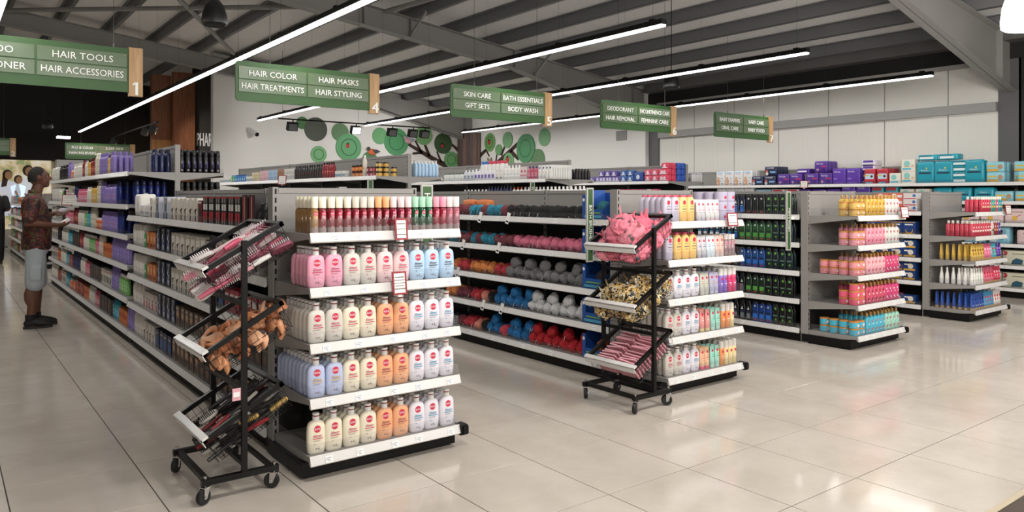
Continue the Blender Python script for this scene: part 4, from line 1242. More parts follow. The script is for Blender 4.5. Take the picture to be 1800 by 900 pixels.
# farthest endcap
f = endface(3)
def cbot(col, dots):
    return P(bottle, 'shower_gel_bottle', .062, .045, .15, .185, col, 'd8d2c8', (('r', -.4, .35, .4, .5, dots), ('o', 0, .7, .2, 'f0dfe0')), 4, .016, .88, .25)
def ctube(col, acc, foot='c9a878'):
    return P(tube_pack, 'mask_tube', .062, .04, .19, col, foot, (('r', -.34, .6, .34, .72, acc), ('o', 0, .45, .22, acc), ('r', -.3, .28, .3, .31, 'f0ece4')), .13)
def cone(col, acc):
    return P(bottle, 'cone_bottle', .056, .045, .15, .195, col, 'e9e5df', (('o', 0, .4, .22, acc), ('r', -.25, .6, .25, .64, acc)), 2.4, .011, .35, .35)
row(f, LOWZ[4], SHL[4], cbot('c8344c', 'f0c9a8'), 'red shower gel bottle', cen(.30, .066, 4), .04, 4, .05)
row(f, LOWZ[4], SHL[4], cbot('3a9a86', 'e6c23c'), 'green shower gel bottle', cen(.57, .066, 2), .04, 4, .05)
row(f, LOWZ[4], SHL[4], cbot('d8506c', 'f4e2dc'), 'rose shower gel bottle', cen(.7, .066, 1), .04, 4, .05)
row(f, LOWZ[4], SHL[4], cbot('2f93a0', 'e8d8a0'), 'teal shower gel bottle', cen(.77, .066, 2), .04, 5, .05)
row(f, LOWZ[3], SHL[3], cbot('c03a4c', 'f4dcd4'), 'red shower gel bottle', cen(.03, .068, 8), .04, 6, .05)
row(f, LOWZ[3], SHL[3], cbot('c9bdb4', '3a2a28'), 'pale shower gel bottle', cen(.58, .066, 1), .04, 5, .05)
row(f, LOWZ[3], SHL[3], cbot('8c2a34', 'e0a878'), 'dark red shower gel bottle', cen(.65, .066, 2), .04, 5, .05)
row(f, LOWZ[3], SHL[3], cbot('4a3f8c', 'c8c0e4'), 'indigo shower gel bottle', cen(.785, .066, 1), .04, 5, .05)
row(f, LOWZ[2], SHL[2], ctube('d9b456', '8a5a24'), 'golden tube', cen(.03, .07, 5), .04, 6, .066)
row(f, LOWZ[2], SHL[2], ctube('ea6f92', 'f6d7dd'), 'pink tube', cen(.38, .07, 3), .04, 5, .05)
row(f, LOWZ[2], SHL[2], ctube('4fbcc8', 'c8402f'), 'turquoise tube', cen(.59, .07, 2), .04, 5, .05)
row(f, LOWZ[2], SHL[2], ctube('5a3aa0', 'b8a0e0'), 'violet tube', cen(.73, .07, 2), .04, 5, .05)
row(f, LOWZ[1], SHL[1], cone('e9e6e0', '8fae8a'), 'white cone bottle', cen(.03, .066, 5), .04, 6, .066)
row(f, LOWZ[1], SHL[1], ctube('e9708a', 'b81f2c'), 'pink cherry tube', cen(.365, .068, 4), .04, 5, .05)
row(f, LOWZ[1], SHL[1], ctube('da3a5c', 'f3ccd0'), 'crimson tube', cen(.64, .07, 3), .04, 5, .05)
row(f, LOWZ[0], SHL[0], ctube('3558a8', '1d2c70'), 'blue tube', cen(.03, .068, 5), .04, 7, .064)
row(f, LOWZ[0], SHL[0], ctube('4a9cc8', 'd8503c'), 'blue and red tube', cen(.38, .068, 4), .04, 5, .05)
row(f, LOWZ[0], SHL[0], ctube('e6ddd6', 'c83a4c'), 'white tube with red flowers', cen(.66, .068, 3), .04, 5, .05)

# ================================================================ bath puffs on the sponge gondola (left face of the second run)
f = leftface(4.2, 6.75, 'the sponge gondola')
def puffs(k, seq, t0=0.06, rows=2, pitch=.106, upper=()):
    t = t0
    for ci, (col, nm, n) in enumerate(seq):
        for i in range(n):
            p = P(puff, col, (i * 3 + ci + k) % 5)
            row(f, LOWZ[k], SHL[k], p, nm + ' bath puff', [t], .03 + random.uniform(0, .02), rows, .1, 1, .006, 3.0)
            if nm in upper and i % 2 == 0:
                o = spawn(p, f.pt(t + .05, .1, LOWZ[k] + .085), random.uniform(-3, 3))
                _front.setdefault((f.where, SHL[k], nm + ' bath puff on top of others', ''), []).append((t, o))
            t += pitch
TEAL, MAR, BLK, PNK, ORG, RD, GRY, BLU, WHI, PEACH = '2a88a0', '7c3a44', '171616', 'd9738c', 'e08a4a', 'c23a44', '7d7c7c', '1f6ea8', 'd6d6d6', 'e0907c'
puffs(4, [(TEAL, 'teal', 2), (MAR, 'maroon', 2), (TEAL, 'teal', 2), (MAR, 'maroon', 1), (TEAL, 'teal', 2), (MAR, 'maroon', 1), (BLK, 'black', 11)], .06, 2)
puffs(3, [(TEAL, 'teal', 2), (MAR, 'maroon', 2), (TEAL, 'teal', 1), (MAR, 'maroon', 1), (TEAL, 'teal', 2), (MAR, 'maroon', 3), (PNK, 'pink', 9)], .06, 2)
puffs(2, [(ORG, 'orange', 2), (RD, 'red', 2), (ORG, 'orange', 4), (RD, 'red', 2), (GRY, 'grey', 10)], .06, 2, upper=('grey',))
puffs(1, [(ORG, 'orange', 2), (MAR, 'maroon', 2), (RD, 'red', 2), (PEACH, 'peach', 1), (BLK, 'black', 1), (BLU, 'blue', 5), (WHI, 'white', 7)], .06, 2, upper=('white', 'blue'))
puffs(0, [(BLK, 'black', 2), (MAR, 'maroon', 1), (RD, 'red', 2), (PEACH, 'peach', 1), (BLK, 'black', 1), (BLU, 'blue', 2), ('d94c5c', 'coral', 1), (BLU, 'blue', 3), ('b81f2a', 'scarlet', 7)], .06, 2, upper=('scarlet', 'blue'))
# orange net packs far left on the top shelf
row(f, LOWZ[4], SHL[4], P(pack, 'net_pack', .2, .1, .15, 'd9793c', (('r', -.4, .2, .4, .35, 'e9b04a'),)), 'orange net pack', [.2, .45], .2, 1)
# blue cardboard display trays with a puff inside at the near end of each shelf
def tray(k, col, nm):
    t = thing('display_tray', 'blue card display tray holding a %s puff on %s of the sponge gondola' % (nm, SHL[k]), 'display tray', f.pt(2.29, .02, LOWZ[k] + .002), f.rz, 'blue card trays on the sponge shelves')
    B = mat('1f4f9c', 0.5)
    m = MB(); m.box((-.12, 0, 0), (.12, .003, .085)); m.box((-.12, .25, 0), (.12, .253, .22)); m.box((-.12, 0, 0), (.12, .25, .003))
    m.prism([(-.12, 0, 0), (-.12, .25, 0), (-.12, .25, .24), (-.12, .05, .24), (-.12, 0, .085)], (.003, 0, 0)); m.prism([(.117, 0, 0), (.117, .25, 0), (.117, .25, .22), (.117, .15, .2), (.117, 0, .085)], (.003, 0, 0))
    m.box((-.125, -.003, 0), (-.085, 0, .2))
    m.obj('card_tray', B, t, 0)
    p = prints_mesh([('r', -.1, .015, .1, .035, '4ab4d0'), ('r', -.08, .05, .09, .06, '6fb04a'), ('o', -.105, .16, .014, 'e9eef2')], lambda x, z: -.004)
    put('print', p, t)
    o = spawn(P(puff, col, k % 5, .075), f.pt(2.29, .15, LOWZ[k] + .008), k * 1.1)
    o['label'] = '%s puff inside the blue display tray on %s of sponge gondola' % (nm, SHL[k]); o['group'] = 'puffs in blue trays'
for k, c, nm in ((4, '1f6470', 'dark teal'), (3, 'd9738c', 'pink'), (2, '3a3540', 'dark grey'), (1, 'a8323a', 'red'), (0, 'd9702f', 'orange')):
    tray(k, c, nm)
for k, tt in ((4, .75), (4, 1.2), (3, .45), (3, 1.05), (2, .35), (1, 1.1), (1, .8)):
    t = thing('hang_tag', '%s white barcode tag hanging from %s of the sponge gondola' % ('farther' if tt < .9 else 'nearer', SHL[k]), 'tag', f.pt(tt, -.022, LOWZ[k] - .01), f.rz + .3, 'white tags on the sponge shelves')
    m = MB(); M = Matrix.Rotation(.3, 4, 'Y')
    m.box((-.018, -.001, -.055), (.018, .001, .05), 0, M); m.obj('card', WHITE, t, 0)
    m = MB(); m.box((-.012, -.002, -.04), (.012, -.001, -.025), 0, M); m.obj('barcode', BLACK, t, 0)

# ================================================================ men's wash
f = leftface(6.85, 5.6, "the men's wash gondola")
def mens(col, a, b, white=True):
    pr = (('p', [(-.18, .62), (.18, .62), (0, .82)], 'd8dce0'), ('r', -.3, .12, .3, .42, a), ('r', -.25, .46, .25, .52, b))
    return P(bottle, 'body_wash_bottle', .072, .045, .18, .215, col, '101012', pr, 3.2, .02, .8, .3, False, 0, True)
def mens2(col, a):
    return P(bottle, 'body_wash_bottle', .075, .045, .19, .215, col, '17181a', (('o', 0, .86, .14, 'c9ced2'), ('r', -.34, .5, .34, .57, '1a1c20'), ('r', -.36, .2, .36, .44, a), ('r', -.2, .1, .25, .15, 'c83a3a')), 4, .022, .86, .3, False, 0, True)
def mens3(col):
    return P(bottle, 'body_wash_bottle', .075, .045, .19, .215, col, '141816', (('o', .05, .86, .18, '6fae4a'), ('r', -.34, .45, .34, .52, '5c7a6a'), ('o', .1, .28, .14, '5fa040')), 4, .022, .86, .3, False, 0, True)
seqs = {4: [(mens('15171b', 'c87a3a', '5f8f5a'), 'black and orange shower bottle', 3), (mens('121a33', '2a68c0', '6fa8d8'), 'navy shower bottle with triangle', 5), (mens2('131416', '1c1d20'), 'black shower bottle with silver dot', 3), (mens3('14211d'), 'black shower bottle with green leaf', 4)],
        3: [(mens('122038', 'd8dde0', '2f8fc0'), 'navy shower bottle with white oval', 4), (mens('10141f', '2467b8', '3fa0b0'), 'black shower bottle with blue foot', 3), (mens2('254f2b', '4f8f40'), 'green shower bottle', 5), (mens3('16222a'), 'dark shower bottle with green leaf', 3)],
        2: [(mens('121a24', '3f9fc0', '5fb0d0'), 'dark shower bottle with cyan mark', 3), (mens('1a1210', 'e0703a', 'd85a2a'), 'black shower bottle with orange foot', 3), (mens('131418', '5c6068', '8a8e94'), 'plain black shower bottle', 1), (mens2('1c4a8c', '2f6fc4'), 'blue shower bottle with silver dot', 4), (mens3('14242a'), 'dark shower bottle with green leaf', 4)],
        1: [(mens('10161c', '4fb0d0', 'd8e4e8'), 'black shower bottle with cyan oval', 2), (mens('131c36', '1e3a80', '2a4c90'), 'navy shower bottle', 5), (mens('141519', '6a7078', '8f949a'), 'black shower bottle with triangle', 1), (mens2('1c3320', '5fa84a'), 'dark green shower bottle', 3), (mens3('131715'), 'black shower bottle with green leaf', 4)],
        0: [(mens('10161c', '4fb0d0', 'd8e4e8'), 'black shower bottle with cyan oval', 3), (mens('131c36', '1a3478', '22448c'), 'navy shower bottle', 3), (mens('141519', '7a828a', '3a4a8c'), 'black shower bottle with triangle', 3), (mens2('1a3f86', '2f6fc4'), 'blue shower bottle with silver dot', 3), (mens3('131715'), 'black shower bottle with green leaf', 3)]}
for k, sq in seqs.items():
    t = .04
    for p, nm, n in sq:
        row(f, LOWZ[k], SHL[k], p, nm, cen(t, .081, n), .03, 2, .05)
        t += .081 * n

# ================================================================ blue boxes behind the farthest endcap
f = leftface(9.46, 5.0, 'the blue box gondola')
bx = P(carton, 'soap_box', .15, .1, .11, '20407c', (('r', -.45, .1, .45, .3, 'd9a83c'), ('o', .1, .6, .22, 'e6dccb'), ('r', -.4, .7, 0, .85, 'e9e6e0')))
by = P(carton, 'soap_box', .15, .1, .16, '1d3a78', (('r', -.48, .04, .48, .1, 'c99a3c'), ('o', 0, .3, .3, 'd9a83c'), ('o', 0, .38, .26, '1d3a78'), ('r', -.35, .7, .3, .8, 'dfe3ea'), ('r', -.48, .9, .48, .95, 'c99a3c')))
cr = P(carton, 'wipe_box', .16, .12, .075, 'd9705c', (('o', -.15, .5, .2, 'e9e4dc'), ('r', .1, .3, .45, .7, 'e9eaf0')))
wh = P(carton, 'wipe_box', .16, .12, .075, 'dcd4d2', (('r', -.45, .05, .45, .2, 'c83a4c'), ('o', .3, .6, .12, '3f6fb0')))
row(f, LOWZ[4], SHL[4], cr, 'coral striped carton', [.26, .43], .03, 1, None, 3)
row(f, LOWZ[4], SHL[4], wh, 'white striped carton', [.6], .03, 1, None, 3)
for k in (3, 2, 1, 0):
    p = by if k == 3 else bx
    row(f, LOWZ[k], SHL[k], p, 'gold and blue carton', cen(.05, .155, 4), .03, 1, None, 1 if k in (3, 0) else 2)
# ================================================================ left aisle: hair color boxes on the low run
f = leftface(1.485, 8.19, 'the low left gondola')
def bxx(w, h, col, *pr, d=.07):
    return P(carton, 'hair_color_box', w, d, h, col, tuple(pr))
soft = P(pack, 'soft_pack', .2, .16, .21, 'e4e0da', (('r', .2, .1, .24, .95, '2a3f80'),))
softl = P(pack, 'soft_pack', .2, .14, .12, 'dcd9d6', (('r', -.3, .3, .3, .4, '8fa6c0'),))
softt = P(pack, 'soft_pack', .11, .12, .2, 'dedad2', (('r', -.3, .3, .2, .36, 'b5aea6'),))
silv = bxx(.13, .185, 'b9bdc8', ('r', -.5, 0, .5, .28, '23304f'), ('o', 0, .2, .3, '8f96a6'), ('r', -.25, .35, .25, .92, '5a647c'), ('o', 0, .78, .16, 'c9a890'))
whit = bxx(.1, .175, 'd9d3c8', ('r', -.2, 0, .2, .36, 'b9a796'), ('o', 0, .4, .14, '1c1b1a'), ('p', [(-.3, .42), (.34, .5), (.3, .58), (-.2, .5)], '1c1b1a'), ('r', -.1, .02, .12, .24, '2c2a28'))
dred = bxx(.1, .16, '6a2028', ('o', .05, .45, .3, '1c1516'), ('r', -.45, .86, .45, .96, 'cfc6bd'))
blred = bxx(.115, .19, '221d1e', ('r', -.46, .92, .46, .98, 'b02a34'), ('r', -.42, .5, -.05, .72, 'd9d6d2'), ('r', .05, .5, .42, .72, 'd9d6d2'), ('o', -.23, .84, .15, '85827f'), ('o', .23, .84, .15, '85827f'), ('r', -.42, .12, -.05, .44, 'b0303c'), ('r', .05, .12, .42, .44, 'b0303c'), ('o', -.23, .08, .12, '9b9794'), ('o', .23, .08, .12, '9b9794'))
edge = bxx(.1, .2, '26201f', ('r', -.4, .05, -.25, .95, 'b02a34'), ('r', -.1, .05, 0, .95, 'd8d4d0'), ('r', .2, .05, .32, .95, 'b02a34'))
clip = P(bottle, 'hair_clipper', .1, .08, .1, .15, '131414', '1b1c1c', (('p', [(-.4, .1), (-.2, .1), (.1, .9), (-.05, .9)], '4f9a3a'),), 3, .03, .6, .4, cat='clipper')
grn = bxx(.08, .13, '3a9a5c', ('r', -.3, .4, .3, .6, 'd8e4d8'))
orn = bxx(.1, .15, 'c9763c', ('r', -.4, .1, .4, .3, '8a3c1c'), ('o', .1, .6, .25, 'e0b08a'))
navy = bxx(.13, .2, '1a2238', ('o', 0, .22, .22, 'c9ccd6'), ('p', [(-.3, .9), (.3, .98), (-.05, .55), (.25, .5), (-.2, .12), (.0, .5), (-.28, .55), (.05, .88)], 'b9bfd0'), ('r', -.4, .3, .4, .34, '3f5090'))
brn = bxx(.1, .165, '6a5648', ('o', 0, .62, .26, 'b89478'), ('r', -.3, .1, .3, .4, '3c2c24'), ('r', -.35, .82, .35, .92, 'c9bfb2'))
brt = bxx(.12, .17, '2c2420', ('t', 'DIE', 0, .78, .14, 'c0b8ac'), ('o', .1, .4, .26, '7a5238'), ('r', -.4, .08, .4, .2, '463830'))
red = bxx(.09, .15, '9a2a36', ('r', -.4, .5, .4, .8, 'd8cfca'), ('o', 0, .25, .25, '5a151c'))
wred = bxx(.1, .18, 'cfc8c2', ('o', -.15, .7, .2, 'a3303a'), ('o', .2, .4, .2, 'a3303a'), ('o', -.1, .2, .2, '1f1c1c'))
nvb = bxx(.12, .17, '17233f', ('r', -.3, .2, .3, .6, '27579a'), ('r', -.2, .75, .3, .85, 'a9b4c8'))
pnk = bxx(.09, .16, 'd9cfca', ('r', -.2, .1, .25, .5, 'a8404c'), ('o', 0, .62, .18, '2a2022'))
dark = bxx(.11, .16, '2f2a28', ('o', 0, .45, .28, '6a4c3c'), ('r', -.4, .8, .4, .9, '8a8078'))
def seq(face, z, sh, items, t=0.04, dep=.03):
    for p, nm, n, pitch, *rr in items:
        row(face, z, sh, p, nm, cen(t, pitch, n), dep, rr[0] if rr else 1, (rr[1] if len(rr) > 1 else None), 1, .003, .02)
        t += pitch * n
seq(f, LOWZ[4], SHL[4], [(soft, 'big white soft pack', 1, .26), (softl, 'small white soft pack', 2, .22), (whit, 'white back carton', 1, .16), (silv, 'silver and navy box', 2, .3, 2), (whit, 'white box with black figure', 6, .137, 2), (dred, 'dark red box', 1, .14), (blred, 'black and red twin box', 6, .145), (edge, 'black red striped box', 2, .13), (clip, 'black and green clipper', 2, .12)], .1)
seq(f, LOWZ[3], SHL[3], [(softt, 'white soft pack', 4, .13, 2), (grn, 'green box', 1, .1), (orn, 'orange box', 3, .125), (navy, 'navy box with silver swirl', 3, .18, 2), (whit, 'white box with black figure', 7, .145, 2), (brn, 'brown box', 1, .13), (wred, 'white and red box', 8, .125)], .05)
seq(f, LOWZ[2], SHL[2], [(softt, 'white soft pack', 4, .13, 2), (grn, 'green box', 1, .1), (orn, 'orange box', 3, .13), (navy, 'navy box with silver swirl', 3, .17, 2), (whit, 'white box with black figure', 7, .14, 2), (nvb, 'navy box with blue print', 3, .16), (red, 'red box', 8, .11)], .05)
seq(f, LOWZ[1], SHL[1], [(softt, 'white soft pack', 3, .15, 2), (pnk, 'pale box with red figure', 5, .12), (navy, 'navy box', 4, .16), (brn, 'brown box with face', 8, .135), (brt, 'black box lettered in grey', 3, .14), (dark, 'dark box', 5, .13)], .05)
seq(f, LOWZ[0], SHL[0], [(softt, 'white soft pack', 4, .12, 2), (whit, 'white box with figure', 4, .12), (nvb, 'navy box', 4, .15), (brn, 'brown box with face', 6, .135), (brt, 'black box lettered in grey', 5, .14), (dark, 'dark box', 6, .125)], .05)

# ---- tall run
f = leftface(1.485, 14.86, 'the tall left gondola')
S6 = SH[6]
def sb(col, capc, h=.21, w=.07, lab='e8e4de', acc='8a7a6a', pump=False, nm='shampoo_bottle'):
    return P(bottle, 'pump_bottle' if pump else nm, w, .048, h * .84, h, col, capc, (('r', -.36, .25, .36, .62, lab), ('r', -.25, .45, .25, .5, acc)), 2.8, .015, .84, .35, pump)
wb = sb('e2ddd3', 'd9d5cc', .2, .075, 'e9e5dd', 'c9b08a'); wp = sb('ded6c2', 'efece4', .27, .085, 'e9e2cf', 'a06a3a', True); kb = sb('17161a', '101010', .22, .07, '2a282c', '8a8488', True)
lv = sb('8a78bc', '7a68ac', .25, .075, '9a8ac8', '5c4a94', nm='conditioner_bottle'); lvr = sb('8f7cc0', '7a68ac', .22, .085, 'a594d0', 'c8484c', nm='conditioner_bottle'); nv = sb('1c2550', '161c40', .24, .06, '26306a', '8a94c8', nm='conditioner_bottle')  # same bottle as the shampoo, in violet and navy
nvc = P(can, 'spray_can', .027, .25, '1f2f78', '141a40', (('r', -.2, .3, .2, .7, '3a4fa8'),))
yl = sb('dcae4c', '3a2418', .22, .06, 'eed9a0', '8a3c1c', nm='hair_care_bottle'); rdb = sb('8c2430', '5a1820', .23, .06, 'c86a5c', 'e9d8c8', nm='hair_care_bottle'); pk = sb('d96a86', 'c85a78', .18, .065, 'eec0cc', 'a02a4a', nm='hair_care_bottle'); gn = sb('7cb86a', 'e6e2da', .2, .055, 'c0e0b0', '3a6a2c', nm='hair_care_bottle')
ob = sb('d9683a', 'e9e4dc', .13, .07, 'f0c8a8', '8a2c14', nm='hair_care_bottle'); tl = sb('3aa0b4', '2a8094', .2, .07, '8ad0dc', '1c5a68', nm='hair_care_bottle'); wbx = P(carton, 'hair_box', .07, .05, .18, 'd6d0c6', (('r', -.3, .2, .3, .6, '2a2422'), ('r', -.4, .8, .4, .9, 'b03a3c')))
wt = P(pack, 'towel_pack', .15, .14, .22, 'dcd8d0', (('r', -.3, .4, .3, .46, 'c0bab0'),)); dkb = P(carton, 'hair_box', .07, .05, .18, '2f2624', (('r', -.3, .3, .3, .6, '6a4a3a'),)); rbx = P(carton, 'hair_box', .075, .05, .17, '9c3028', (('o', 0, .5, .25, 'd98a5c'),)); obx = P(carton, 'hair_box', .075, .05, .16, 'd97a34', (('r', -.4, .4, .4, .7, 'b0341c'),))
tallseq = {
 5: [(wt, 'white towel pack', 5, .2), (kb, 'black pump bottle', 9, .11), (lv, 'violet bottle', 3, .1), (ob, 'small orange bottle', 3, .1), (wb, 'white bottle', 8, .1), (rdb, 'red bottle', 2, .09), (wb, 'white shampoo bottle', 3, .09), (yl, 'yellow bottle', 3, .08), (rdb, 'dark red bottle', 4, .08), (wp, 'cream pump bottle', 3, .1), (lv, 'lavender bottle', 6, .09), (yl, 'yellow shampoo bottle', 2, .09), (lv, 'lavender shampoo bottle', 2, .09, 4, .06)],
 4: [(wt, 'white towel pack', 5, .2), (wb, 'white bottle', 3, .1), (gn, 'green bottle', 2, .09), (kb, 'black pump bottle', 3, .1), (wbx, 'white and black box', 5, .09), (ob, 'small orange bottle', 4, .1), (nv, 'navy bottle', 4, .09), (pk, 'pink bottle', 9, .085), (wb, 'white shampoo bottle', 4, .09), (yl, 'yellow bottle', 5, .08), (wp, 'cream pump bottle', 3, .1), (lv, 'lavender bottle', 3, .09), (lvr, 'lavender bottle with red print', 7, .1), (nvc, 'navy spray can', 2, .075, 6, .065)],
 3: [(wt, 'white towel pack', 3, .2), (wbx, 'white and black box', 8, .09), (kb, 'black pump bottle', 4, .1), (pk, 'pink bottle', 10, .085), (rdb, 'red bottle', 5, .085), (wb, 'white bottle', 6, .09), (gn, 'green bottle', 3, .08), (tl, 'teal bottle', 3, .09), (wp, 'cream pump bottle', 4, .1), (ob, 'orange bottle', 5, .09), (lvr, 'lavender bottle with red print', 10, .095), (nvc, 'navy spray can', 3, .075, 3, .065)],
 2: [(wbx, 'white and black box', 9, .09), (kb, 'black bottle', 5, .1), (wb, 'white bottle', 8, .09), (tl, 'teal bottle', 5, .09), (dkb, 'dark box', 8, .085), (rdb, 'dark red bottle', 4, .085), (wb, 'white shampoo bottle', 5, .09), (gn, 'green bottle', 6, .08), (pk, 'pink bottle', 3, .09), (wp, 'cream pump bottle', 3, .1), (obx, 'orange box', 6, .09), (lv, 'lavender bottle', 11, .085)],
 1: [(wbx, 'white and black box', 9, .09), (obx, 'orange box', 4, .09), (wb, 'white bottle', 7, .09), (tl, 'teal bottle', 4, .09), (rbx, 'red box', 4, .09), (nv, 'navy bottle', 8, .085), (wb, 'white shampoo bottle', 5, .09), (pk, 'pink bottle', 4, .09), (dkb, 'dark box', 10, .085), (wbx, 'pale box', 7, .09), (lv, 'lavender bottle', 5, .09), (gn, 'green bottle', 5, .085)],
 0: [(wb, 'white bottle', 9, .09), (rbx, 'red box', 5, .09), (wbx, 'white and black box', 6, .09), (tl, 'teal bottle', 4, .09), (ob, 'orange bottle', 6, .1), (rbx, 'dark red box', 9, .09), (obx, 'orange box', 4, .09), (wb, 'white shampoo bottle', 5, .09), (pk, 'pink bottle', 4, .09), (dkb, 'dark box', 10, .085), (tl, 'turquoise bottle', 4, .09), (obx, 'orange and red box', 5, .09), (lv, 'lavender bottle', 4, .09)]}
for k, s in tallseq.items():
    seq(f, TALLZ[k], S6[k], s, .06)
row(f, TALLZ[5], S6[5], nv, 'navy shampoo bottle', [6.5, 6.42], .26, 3, .06)
row(f, TALLZ[4], S6[4], nvc, 'deep blue spray can', [6.42], .1, 5, .065)

def rightface(xc, where):
    return Face((xc + .465, LY1 + .03), (0, 1), (-1, 0), math.pi / 2, where)
f = rightface(GXC[0], "the tall left gondola's far side")
hs = P(can, 'hairspray_can', .026, .235, '141216', '0e0d10', (('p', [(-.2, .85), (.35, .7), (.35, .3), (.2, .3), (.2, .62), (-.25, .78)], '5c4a9c'), ('r', -.2, .1, .2, .2, '8a8690')), .28)
hs2 = P(can, 'hairspray_can', .026, .235, '171310', '0e0d0c', (('p', [(-.2, .85), (.35, .7), (.35, .3), (.2, .3), (.2, .62), (-.25, .78)], '9a7a50'), ('r', -.2, .1, .2, .2, '8a8690')), .28)
row(f, TALLZ[5], S6[5], hs, 'violet-curved black hairspray can', [.05, .11, .17], .03, 7, .06, nback=9, rot=-math.pi / 2)
row(f, TALLZ[4], S6[4], hs2, 'gold-curved black hairspray can', [.05, .11, .17], .03, 7, .06, nback=9, rot=-math.pi / 2)
row(f, TALLZ[4], S6[4], P(carton, 'hair_box', .1, .2, .07, 'd9d5ce', ()), 'flat white box', [.05 + .2], .05, 1)
f = rightface(GXC[1], "the tall hair gondola's far side")
row(f, TALLZ[5], S6[5], LO['sky blue'], 'sky blue lotion bottle', [.06, .16], .03, 7, .05)
f = rightface(GXC[2], "the tall lotion gondola's far side")
row(f, TALLZ[5], S6[5], sb('1b1a1c', '101012', .16, .06, '3a383c', '6a686c'), 'short black bottle', cen(.02, .07, 12), .03, 5, .06)
f = rightface(GXC[3], "the tall deodorant gondola's far side")
row(f, TALLZ[5], S6[5], P(can, 'spray_can', .024, .15, 'd9d6d6', 'c0bcc4', (('r', -.3, .3, .3, .6, '9a90b0'),)), 'small white spray can', cen(.02, .06, 10), .03, 5, .055)

# ---- tops of the tall runs
f = leftface(GXC[1] - .465, 14.86, 'the tall hair gondola')
def T(y): return 14.86 - y
wj = P(jar, 'cream_jar', .045, .09, 'ddd9d2', 'e9e6e0', (('r', -.4, .3, .4, .5, '5fa0c0'),)); bb = sb('2a78b8', '1c4f90', .13, .06, 'a8d0e8', 'e9e9e9', nm='toiletry_bottle'); gb = sb('4aa06a', '1f6fb0', .13, .06, 'd8ead8', '2a6a3a', nm='toiletry_bottle')
def tb(col, acc, h=.15): return P(carton, 'toiletry_box', .085, .06, h, col, (('r', -.45, .3, .45, .36, acc), ('o', 0, .65, .2, acc)))
blk = sb('1c1718', '121011', .2, .06, '3a2a2a', '9a2c34', nm='toiletry_bottle'); drd = sb('8c1c26', '3a0c10', .22, .06, 'b03a40', 'e0c8c0', nm='toiletry_bottle')
oj = P(jar, 'hair_mask_jar', .045, .075, 'd9763c', '3a241a', (('r', -.45, .2, .45, .55, 'e8a060'),)); yj = P(jar, 'hair_mask_jar', .038, .058, 'cfa648', '2f2418', (('o', 0, .35, .2, 'f0e0b0'),)); pj = P(jar, 'hair_mask_jar', .038, .06, 'b04a5c', '5a3430', (('o', 0, .35, .2, 'f0d0d0'),))
seq(f, TALLZ[5], S6[5], [(wj, 'white jar', 5, .14), (gb, 'green and blue bottle', 2, .11), (bb, 'blue bottle', 6, .1), (wj, 'white cream jar', 3, .12), (tb('d9cfae', 'b89a50'), 'cream carton', 4, .1), (tb('e0b8c0', 'd8a0b0', .17), 'pink carton', 4, .1), (tb('a9c4dd', '8ab0d0', .17), 'pale blue carton', 4, .1), (tb('a87e62', '6a4a34', .17), 'brown carton', 3, .1), (tb('d8d6d2', 'a0a0a0', .17), 'white carton', 4, .1), (blk, 'black bottle', 12, .085), (drd, 'dark red bottle', 5, .08), (wj, 'low white jar', 3, .11)], .15)
row(f, TALLZ[5], S6[5], oj, 'orange hair mask jar', cen(T(9.03), .108, 3), .05, 1, None, 2)
row(f, TALLZ[5], S6[5], sb('e0d8c8', 'e8e4da', .27, .07, 'd9c49a', '8a6a3a'), 'tall cream bottle', [T(8.66)], .05, 1)
row(f, TALLZ[5], S6[5], pj, 'rosy hair mask jar', cen(T(8.6), .1, 2), .05, 2, .1, 2)
row(f, TALLZ[5], S6[5], yj, 'yellow hair mask jar', [T(8.36)], .08, 2, .09, 3)
row(f, TALLZ[5], S6[5], yj, 'rear yellow hair mask jar', [T(8.34)], .27, 1, .09, 2)
f = leftface(GXC[2] - .465, 14.86, 'the tall lotion gondola')
smallw = sb('d8d8d6', '1c4a3a', .14, .06, 'e6e6e4', '4a8a5a', nm='toiletry_bottle'); gtub = sb('cfd2d6', 'e4e4e4', .18, .09, '9aa2ac', '4a4a52', nm='toiletry_bottle'); pw = sb('e2e0e4', 'e9e7ea', .19, .085, '7a6cb0', '2a2450', nm='toiletry_bottle')
def bigw(c): return P(bottle, 'body_lotion_bottle', .1, .065, .26, .305, 'e6e4e0', c, (('r', -.3, .55, .3, .58, 'b0b0b4'), ('r', -.2, .3, .2, .34, 'c9b08a'), ('p', [(-.1, .08), (.15, .08), (.2, .22), (-.15, .2)], '6a6a70')), 2.8, .026, .8, .35)
wt2 = sb('e6e4e0', 'e9e7e4', .22, .08, 'ececea', '8a8a90', nm='toiletry_bottle'); dpk = sb('b8506a', '4a2a5c', .19, .07, 'd88a9a', '3a3a80', nm='toiletry_bottle'); wtb = P(tube_pack, 'lotion_tube', .07, .045, .2, 'e6e5e2', 'dcdad6', (('o', 0, .8, .22, '2a2f6a'), ('r', -.2, .45, .2, .5, 'd98a4a')))
seq(f, TALLZ[5], S6[5], [(smallw, 'small white bottle', 7, .09), (gtub, 'grey tub', 3, .1), (pw, 'violet-banded white bottle', 6, .095)], T(11.0))
row(f, TALLZ[5], S6[5], bigw('2a6ab8'), 'big white lotion bottle with blue cap', cen(T(9.92), .105, 2), .04, 2, .065)
row(f, TALLZ[5], S6[5], bigw('d03a58'), 'big white lotion bottle with red cap', cen(T(9.71), .105, 4), .04, 2, .065)
seq(f, TALLZ[5], S6[5], [(wt2, 'white lotion bottle', 5, .085), (tb('d8c8c8', 'c83a4c', .19), 'white and red carton', 2, .08), (dpk, 'rose bottle', 3, .08), (wtb, 'white lotion tube', 3, .08), (wtb, 'white lotion tube at shelf end', 1, .08, 9, .045)], T(9.27))
